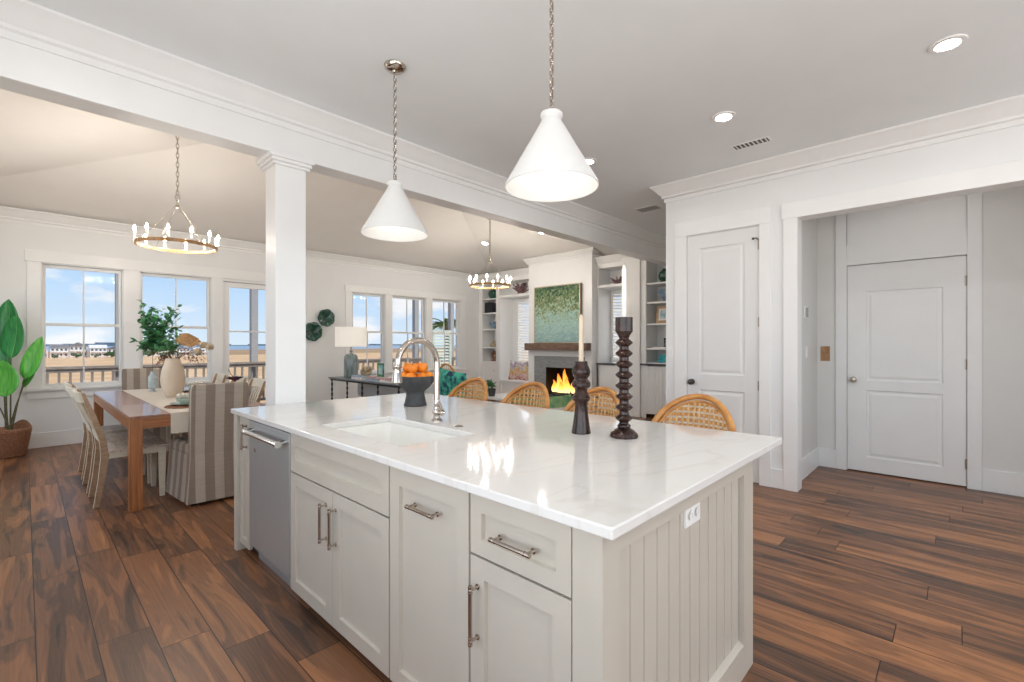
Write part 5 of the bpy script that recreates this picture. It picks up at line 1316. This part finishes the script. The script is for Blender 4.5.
# left: shelves tower 7.98-8.47
bl = thing('bookcase', 'narrow built-in shelf tower left of the fireplace', 'bookcase', (8.0, 8.2, 0))
carc(bl, 7.965, 8.50, .90, 2.86, SH)
b = MB(); b.box(XS, 7.88, 0, XS+.02, 7.985, 2.98); b.box(XS, 8.47, 0, XS+.02, YW-.001, 2.98); b.box(XS, 7.985, 2.84, XS+.02, 8.47, 2.98); b.box(XS-.01, 7.985, .86, XS+.02, 8.47, .925); b.build('face_frame', M['trim'], bl, bevel=.002)
b = MB(); b.plate((XS, 7.988, .10), Y_, Z_, -X_, .479, .755, .02, [(.06, .06, .419, .695)]); dd = b.build('cabinet_door', M['trim'], bl); b = MB(); b.ball((XS-.02, 8.04, .70), .013, 10); b.build('knob', M['nickel'], dd)
# left niche: cubby, window, bench
nl = thing('window_niche', 'window seat niche with cubby above, left of the fireplace', 'built-in', (8.0, 7.35, 0))
b = MB(); b.box(XS, 6.786, 2.80, XS+.02, 7.88, 2.98); b.box(XS, 6.786, 2.43, XF-.002, 7.88, 2.49); b.box(XS+.02, 6.786, 2.80, XF-.002, 7.88, 2.82); b.box(XS+.02, 7.861, 0, XF-.002, 7.88, 2.98); b.box(XF-.02, 6.786, 2.49, XF-.002, 7.86, 2.80); b.build('surround', M['trim'], nl, bevel=.002)
b = MB(); b.box(XS-.02, 6.786, .45, XF-.002, 7.86, .49); b.build('bench_top', M['trim'], nl, bevel=.003)
b = MB(); b.plate((XS, 6.79, .0), Y_, Z_, -X_, 1.07, .449, .02, [(.06, .08, .50, .39), (.56, .08, 1.01, .39)]); b.build('bench_front', M['trim'], nl)
# right niche 4.58-5.10
nr = thing('window_niche', 'window niche with cubby above and dark counter, right of the fireplace', 'built-in', (8.0, 4.85, 0))
b = MB(); b.box(XS, 5.10, 0, XS+.02, 5.138, 2.98); b.box(XS, 5.138, 0, XS+.02, 5.23, 2.98) if False else None
b.box(XS, 4.55, 2.82, XS+.02, 5.10, 2.98); b.box(XS, 4.55, 2.44, XF-.002, 5.10, 2.49); b.box(XS+.02, 5.10, .93, XF-.002, 5.12, 2.98); b.box(XS+.02, 4.56, .93, XF-.002, 4.58, 2.98); b.box(XF-.02, 4.58, 2.49, XF-.002, 5.10, 2.82); b.box(XS+.02, 4.58, 2.82, XF-.02, 5.10, 2.84)
b.build('surround', M['trim'], nr, bevel=.002)
b = MB(); b.box(XS-.03, 4.566, .935, XF-.002, 5.138, .965); b.build('counter', M['dkcounter'], nr, bevel=.002)
b = MB(); b.plate((XS, 4.56, .06), Y_, Z_, -X_, .575, .87, .02, [(.05, .06, .525, .80)]); b.beads((XS-.004+.003, 4.615, .13), Y_, Z_, -X_, .465, .72, 7, t=.002, gw=.012); b.build('cabinet_door', M['trim'], nr)
# pilaster + right shelf tower
br = thing('bookcase', 'narrow built-in shelf tower seen past the pantry wall', 'bookcase', (8.0, 3.9, 0))
b = MB(); b.box(XS-.04, 4.192, 0, XS+.02, 4.548, 2.98); b.build('pilaster', M['trim'], br, bevel=.003)
carc(br, 3.50, 4.105, .985, 2.86, SH)
b = MB(); b.box(XS, 4.088, 0, XS+.02, 4.19, 2.98); b.box(XS, 3.42, 0, XS+.02, 3.52, 2.98); b.box(XS, 3.52, 2.84, XS+.02, 4.088, 2.98); b.build('face_frame', M['trim'], br, bevel=.002)
b = MB(); b.box(XS-.03, 3.42, .955, XF-.002, 4.188, .984); b.build('counter', M['dkcounter'], br, bevel=.002)
b = MB(); b.beads((XS-.002, 3.5, .08), Y_, Z_, -X_, .60, .86, 9, t=.018, gw=.012, gd=.008); b.build('beadboard_door', M['trim'], br)
b = MB(); b.lathe([(.012, 0), (.012, -.02), (.016, -.03), (0, -.034)], (XS-.002, 3.60, .55), 12, 'x'); b.build('knob', M['black'], br)
# continuous crown over the built-ins
MB().sweep([(o*.7, d) for o, d in CR], [(XS, 6.79), (XS, YW)], 3.036, 1).build('trim_10', M['trim'], kind='structure', smooth=30)
MB().sweep([(o*.7, d) for o, d in CR], [(XS, 3.42), (XS, 5.135)], 3.036, 1).build('trim_11', M['trim'], kind='structure', smooth=30)
MB().box(XS, 3.42, 2.98, XF, YW, 3.036).build('trim_12', M['trim'], kind='structure')
# shuttered windows at the back of the niches
def shutters(idx, y0, y1, z0, z1, lb):
    r = MB(); x = XF-.03
    r.box(x, y0, z0, x+.028, y0+.05, z1); r.box(x, y1-.05, z0, x+.028, y1, z1); r.box(x, y0+.05, z1-.06, x+.028, y1-.05, z1); r.box(x, y0+.05, z0, x+.028, y1-.05, z0+.06)
    o = r.build('window_%d' % idx, M['shutter'], kind='structure', bevel=.002); o['label'] = lb
    n = int((z1-z0-.12)/.062); b = MB()
    for k in range(n):
        z = z0+.06+(k+.5)*(z1-z0-.12)/n; b.hexa([(x-.012, y0+.052, z-.022), (x-.006, y0+.052, z-.026), (x-.006, y1-.052, z-.026), (x-.012, y1-.052, z-.022), (x+.034, y0+.052, z+.022), (x+.040, y0+.052, z+.018), (x+.040, y1-.052, z+.018), (x+.034, y1-.052, z+.022)])
    b.build('louvres', M['shutter'], o)
    g = MB(); g.box(XF+.12, y0, z0, XF+.124, y1, z1); g.build('pane', M['glass'], o)
shutters(6, 6.98, 7.70, .56, 2.40, 'louvred shutter window left of the fireplace')
shutters(7, 4.62, 5.08, .975, 2.40, 'louvred shutter window right of the fireplace')
# floral cushion/canvas on the window seat
fl_m = art_mat('floral_canvas', [(.0, (.45, .12, .12)), (.2, (.70, .62, .55)), (.38, (.62, .20, .12)), (.5, (.55, .60, .05)), (.62, (.66, .55, .60)), (.8, (.28, .20, .32)), (1, (.72, .70, .68))], scale=7)
b = MB(); cushion(b, (7.92, 7.33, .725), .10, .66, .46, Matrix.Rotation(R(10), 4, 'Y')); o = b.build('floral_pillow', fl_m, smooth=60); tag(o, 'bright floral print pillow on the window seat by the fireplace', 'pillow')
# objects on the shelves
def coral(x, y, z, s, lb, sd):
    rr = random.Random(sd); b = MB(); b.lathe([(.06*s, 0), (.05*s, .02*s), (0, .03*s)], (x, y, z+.001), 14)
    for k in range(30):
        a = rr.uniform(0, 2*PI); r_ = rr.uniform(.3, 1); e = Vector((x+.10*s*r_*math.cos(a)*.7, y+.16*s*r_*math.sin(a), z+s*rr.uniform(.06, .17)))
        b.tube([(x, y, z+.015), Vector((x, y, z+.03)).lerp(e, .6), e], [.012*s, .010*s, .007*s], 6); b.ball(e, .012*s, 6)
    o = b.build('coral_ornament', M['coral'], smooth=60); tag(o, lb, 'ornament')
coral(7.98, 7.35, 2.491, 1.55, 'plum branching coral in the cubby left of the fireplace', 3)
coral(7.98, 4.78, 2.491, .95, 'plum branching coral in the cubby right of the fireplace', 4)
def pot_round(x, y, z, r_, m, name, lb, cat):
    b = MB(); b.lathe([(r_*.5, 0), (r_*.9, r_*.5), (r_, r_*.95), (r_*.85, r_*1.5), (r_*.45, r_*1.85), (r_*.5, r_*1.95), (r_*.4, r_*1.95), (r_*.35, r_*1.8), (0, r_*1.7)], (x, y, z), 28); o = b.build(name, m, smooth=50); tag(o, lb, cat)
pot_round(7.98, 8.26, 2.446, .13, M['plate'], 'green_vase', 'round dark green vase on the left tower, topmost shelf', 'vase')
pot_round(7.98, 3.80, 2.446, .125, M['plate'], 'green_vase', 'round dark green vase on the right tower, topmost shelf', 'vase')
for k in range(5):
    y = 8.43-.058*k; t_ = thing('book', 'black book standing in the row on the left tower', 'book', (8.0, y, 2.101), 'black books on the left tower')
    h_ = (.26, .24, .27, .25, .22)[k]; b = MB(); b.box(7.87, y-.024, 2.101, 8.05, y-.021, 2.101+h_); b.box(7.87, y+.021, 2.101, 8.05, y+.024, 2.101+h_); b.box(7.866, y-.024, 2.101, 7.87, y+.024, 2.101+h_); b.build('cover', M['bookblack'], t_)
    MB().box(7.871, y-.020, 2.104, 8.045, y+.020, 2.098+h_).build('pages', M['paperw'], t_)
b = MB(); b.lathe([(.03, 0), (.05, .01), (.11, .10), (.125, .17), (.118, .17), (.10, .10), (.04, .02), (0, .02)], (7.98, 8.22, 1.711), 28); o = b.build('blue_bowl', M['bluecer'], smooth=50); tag(o, 'blue ceramic bowl on the left tower', 'bowl')
b = MB(); b.lathe([(.02, 0), (.09, .015), (.10, .05), (.05, .07), (.03, .12), (.045, .15), (.02, .17), (0, .17)], (7.98, 8.24, 1.266), 20); o = b.build('tan_figurine', M['pamp'], smooth=50); tag(o, 'tan carved figurine on the left tower', 'figurine')
b = MB()
for k in range(5): b.tube([(7.97+.02*math.cos(t), 8.20+(.05+.02*k)*math.cos(t), 1.035+(.04+.015*k)*math.sin(t)+.03) for t in [2*PI*q/20 for q in range(20)]], .011, 6, closed=True)
b.box(7.93, 8.12, .9205, 8.01, 8.28, .955); o = b.build('knot_sculpture', M['mat'], smooth=50); tag(o, 'brown looped sculpture on the lowest shelf of the left tower', 'sculpture')
# right tower
b = MB(); b.lathe([(.05, 0), (.055, .01), (.03, .03), (.11, .12), (.14, .21), (.135, .215), (.10, .12), (0, .05)], (7.98, 3.80, 2.101), 28); o = b.build('blue_bowl', M['bluecer'], smooth=50); tag(o, 'flared blue glazed bowl on the right tower', 'bowl')
pf = thing('photo_frame', 'light wood photo frame on the right tower', 'photo frame', (7.95, 3.85, 1.711)); tl = Matrix.Rotation(R(12), 4, 'Y')
b = MB(); b.plate((7.93, 3.70, 1.716), Y_, (Z_+X_*.18).normalized(), (-X_+Z_*.18).normalized(), .27, .32, .015, [(.04, .04, .23, .28)], ((.0, -.004), (.045, -.004),)); b.build('border', M['framew'], pf)
b = MB(); b.plate(Vector((7.9295, 3.79, 1.80)) + Z_*.0 + X_*.015, Y_, (Z_+X_*.18).normalized(), (-X_+Z_*.18).normalized(), .10, .15, .002); b.build('print', M['picture'], pf)
b = MB(); b.plate(Vector((7.9295, 3.752, 1.765)) + X_*.0095, Y_, (Z_+X_*.18).normalized(), (-X_+Z_*.18).normalized(), .17, .22, .001); b.build('mount', M['paperw'], pf)
for k, (yy, h_) in enumerate(((3.80, .16), (3.72, .22))):
    b = MB(); b.lathe([(.03, 0), (.03, .01), (.01, .02), (.012, h_*.5), (.02, h_*.55), (.008, h_*.7), (.018, h_*.8), (.016, h_*.95), (0, h_)], (7.95, yy, 1.2905), 14); o = b.build('figurine', M['black'], smooth=50); tag(o, ('shorter' if k == 0 else 'taller') + ' slim black figurine on the right tower', 'figurine')
book(7.97, 3.83, 1.2655, .20, .30, .024, M['paperw'], 'white book lying under the black figurines on the right tower', grp='books in the built-ins')
for k in range(2):
    b = MB(); b.box(7.88, 3.62, 1.006+.07*k, 8.05, 3.90-.02*k, 1.006+.055+.07*k); o = b.build('teal_box', M['tealbox'], bevel=.004); b = MB(); b.box(7.876, 3.616, 1.006+.055+.07*k, 8.054, 3.904-.02*k, 1.006+.0695+.07*k); b.build('lid', M['tealbox'], o, bevel=.003)
    tag(o, ('lower' if k == 0 else 'upper') + ' teal lidded box at the bottom of the right tower', 'box')

# ------------------------------------------------------------------ outdoors
MB().box(XL-1, YW+.17, -.16, XF+4, 11.62, -.03).build('deck', M['deck'], kind='structure')
rl = thing('deck_railing', 'grey stained deck railing with square balusters outside the windows', 'railing', (3.5, 11.4, -.03))
b = MB(); b.box(-2, 11.33, .90, 12, 11.47, .94); b.box(-2, 11.37, .83, 12, 11.43, .895); b.box(-2, 11.37, .06, 12, 11.43, .12); b.build('rails', M['rail'], rl)
x = -1.9; bal = None
while x < 11.9:
    if bal is None:
        b = MB(); b.box(x-.018, 11.382, .12, x+.018, 11.418, .83); bal = b.build('baluster', M['rail'], rl); bx0 = x
    else:
        o = bal.copy(); COL.objects.link(o); o.location = (x-bx0, 0, 0)
    x += .145
for x, lb in ((1.26, 'seen in the first window'), (3.60, 'outside the patio door'), (5.90, 'at the edge of the window behind the lamp'), (7.97, 'outside the middle far window'), (9.30, 'outside the last window')):
    b = MB(); b.box(x-.07, 11.48, -.03, x+.07, 11.62, 3.05); b.box(x-.085, 11.475, -.03, x+.085, 11.63, .18); o = b.build('porch_post', M['porch'], bevel=.004); tag(o, 'grey square porch post ' + lb, 'post', 'porch posts')
b = MB(); b.box(-2, 11.48, 3.05, 12, 11.62, 3.30); o = b.build('porch_beam', M['porch']); tag(o, 'grey beam across the tops of the porch posts', 'beam')
# louvred privacy screen + palm
ls = thing('louvred_screen', 'pale green louvred screen outside the last window', 'screen', (9.6, 11.0, -.03))
b = MB(); b.box(8.18, 11.0, -.03, 8.26, 11.06, 1.75); b.box(9.27, 11.0, -.03, 9.35, 11.06, 1.75) if False else b.box(8.80, 11.0, -.03, 8.88, 11.06, 1.75); b.box(8.26, 11.0, 1.67, 8.80, 11.06, 1.75); b.build('frame', M['louver'], ls)
b = MB()
for k in range(17): z = .12+k*.092; b.hexa([(8.26, 11.0, z), (8.80, 11.0, z), (8.80, 11.01, z), (8.26, 11.01, z), (8.26, 11.05, z+.055), (8.80, 11.05, z+.055), (8.80, 11.06, z+.055), (8.26, 11.06, z+.055)])
b.build('louvres', M['louver'], ls)
pm = thing('palm_tree', 'palm crown rising behind the louvred screen', 'palm tree', (11.9, 15.0, -7))
b = MB(); b.tube([(11.9, 15.0, -7), (11.8, 15.0, -2.5), (11.9, 15.0, 2.1)], [.16, .13, .12], 12); b.build('trunk', M['rail'], pm, smooth=60)
rr = random.Random(2); b = MB()
for k in range(18):
    a = 2*PI*k/18+rr.uniform(-.1,.1); el = rr.uniform(.1, .9); P1 = Vector((11.9, 15.0, 2.1)); d = Vector((math.cos(a), math.sin(a), el)).normalized()
    for q in range(22):
        t1 = q/21; p = P1 + d*1.1*t1 + Vector((0, 0, -.55*t1*t1)); s_ = d.cross(Z_).normalized()
        for sg in (-1, 1): leaf(b, p, d*.6+s_*sg*.8+Vector((0,0,-.25)), .34*(1-.5*t1), .025, Z_)
b.build('fronds', M['palm'], pm)
# ground, marsh, water, far shore
GZ = -7.0
MB().box(-900, -60, GZ-.2, 1400, 400, GZ).build('ground_field', M['field'], kind='structure')
MB().box(-1800, 400, GZ-.3, 2600, 760, GZ-.06).build('ground_marsh', M['marsh'], kind='structure')
MB().box(-4500, 760, GZ-.4, 6500, 2600, GZ-.1).build('water', M['water'], kind='structure')
b = MB()
for i in range(110): b.box(-4400+i*98, 2560, GZ-.3, -4400+i*98+98.5, 2640, 2+3*math.sin(i*.7)+3*math.sin(i*1.9))
b.build('ground_shore', M['hill'], kind='structure')
# far houses seen through the first two windows
rr = random.Random(11)
hl = ['pale far house at the left edge of the first window', 'second pale far house from the left edge', 'tall far house with the long upper deck', 'wide far house left of the window bar', 'far house right of the window bar', 'low far house behind the dark trees', 'far house at the right side of the first window', 'far house just right of the first window', 'small far house in the second window', 'last far house before the open marsh']
hx = [(5, 9), (14.6, 8), (23.3, 8.2), (32, 8), (41, 8.6), (50, 8), (58.8, 8), (68, 8.5), (77.4, 8.4), (87, 9)]
for i, ((x, w_), lb) in enumerate(zip(hx, hl)):
    h_ = (7.2, 8.2, 9.4, 7.8, 7.0, 6.0, 8.8, 7.4, 6.6, 6.0)[i]; y = 392 + (i % 3)*4
    t_ = thing('house', lb, 'house', (x, y, GZ), 'houses across the marsh')
    zt_ = GZ+h_*.74; b = MB(); b.box(x-w_/2, y-4, GZ, x+w_/2, y+4, zt_); b.build('walls', M['housew'], t_)
    b = MB(); b.poly([(x-w_/2-.3, y-4.6, zt_+.01), (x-w_/2-.3, y+4.6, zt_+.01), (x-w_/2-.3, y, GZ+h_)], (w_+.6, 0, 0)) if i % 2 else b.poly([(x-w_/2-.3, y-4.6, zt_+.01), (x+w_/2+.3, y-4.6, zt_+.01), (x, y-4.6, GZ+h_)], (0, 9.2, 0)); b.build('roof', M['houser'] if i % 3 else M['housew'], t_)
    b = MB(); b.box(x-w_/2, y-5.6, GZ+h_*.40, x+w_/2, y-4.02, GZ+h_*.43)
    for q in range(4): b.box(x-w_/2+q*(w_-.3)/3, y-5.6, GZ, x-w_/2+.3+q*(w_-.3)/3, y-5.3, GZ+h_*.40)
    b.build('porch', M['housew'], t_)
    for j in range(4):
        for zz in (.14, .52):
            xx = x-w_/2+1.1+j*(w_-2.2)/3; b = MB(); b.box(xx-.5, y-4.04, GZ+h_*zz, xx+.5, y-4.01, GZ+h_*(zz+.15)); b.build('window', M['housewin'], t_)
def blob_tree(x, y, s, lb):
    rr = random.Random(int(x*7+y)); t_ = thing('tree', lb, 'tree', (x, y, GZ), 'dark trees among the far houses'); b = MB(); b.tube([(x, y, GZ), (x, y, GZ+s*.5)], [.3, .2], 8); b.build('trunk', M['rail'], t_)
    b = MB()
    for k in range(9):
        a = rr.uniform(0, 2*PI); r_ = rr.uniform(0, .45)*s; c_ = (x+r_*math.cos(a)*1.3, y+r_*math.sin(a), GZ+s*rr.uniform(.35, .75)); bmesh.ops.create_icosphere(b.bm, subdivisions=2, radius=s*rr.uniform(.18, .30), matrix=Matrix.Translation(c_))
    for v in b.bm.verts: v.co += Vector((rr.uniform(-1,1), rr.uniform(-1,1), rr.uniform(-1,1)))*s*.05
    b.build('crown', M['tree'], t_)
tl_ = ['dark tree before the leftmost far house', 'low bush before the second far house', 'dark tree left of the window bar', 'small bush before the wide far house', 'dark tree just right of the window bar', 'largest dark tree among the far houses', 'dark tree beside the largest one', 'dark tree at the right side of the first window', 'low bush behind the window casing', 'dark bush in the second window']
for (x, s_), lb in zip(((3, 3.2), (12, 2.4), (21.5, 3.0), (30, 2.2), (37, 4.2), (45.5, 5.6), (55, 4.8), (63.5, 3.2), (70, 2.6), (82, 3.0)), tl_):
    blob_tree(x, 377, s_, lb)
print('scene built', len(bpy.data.objects))
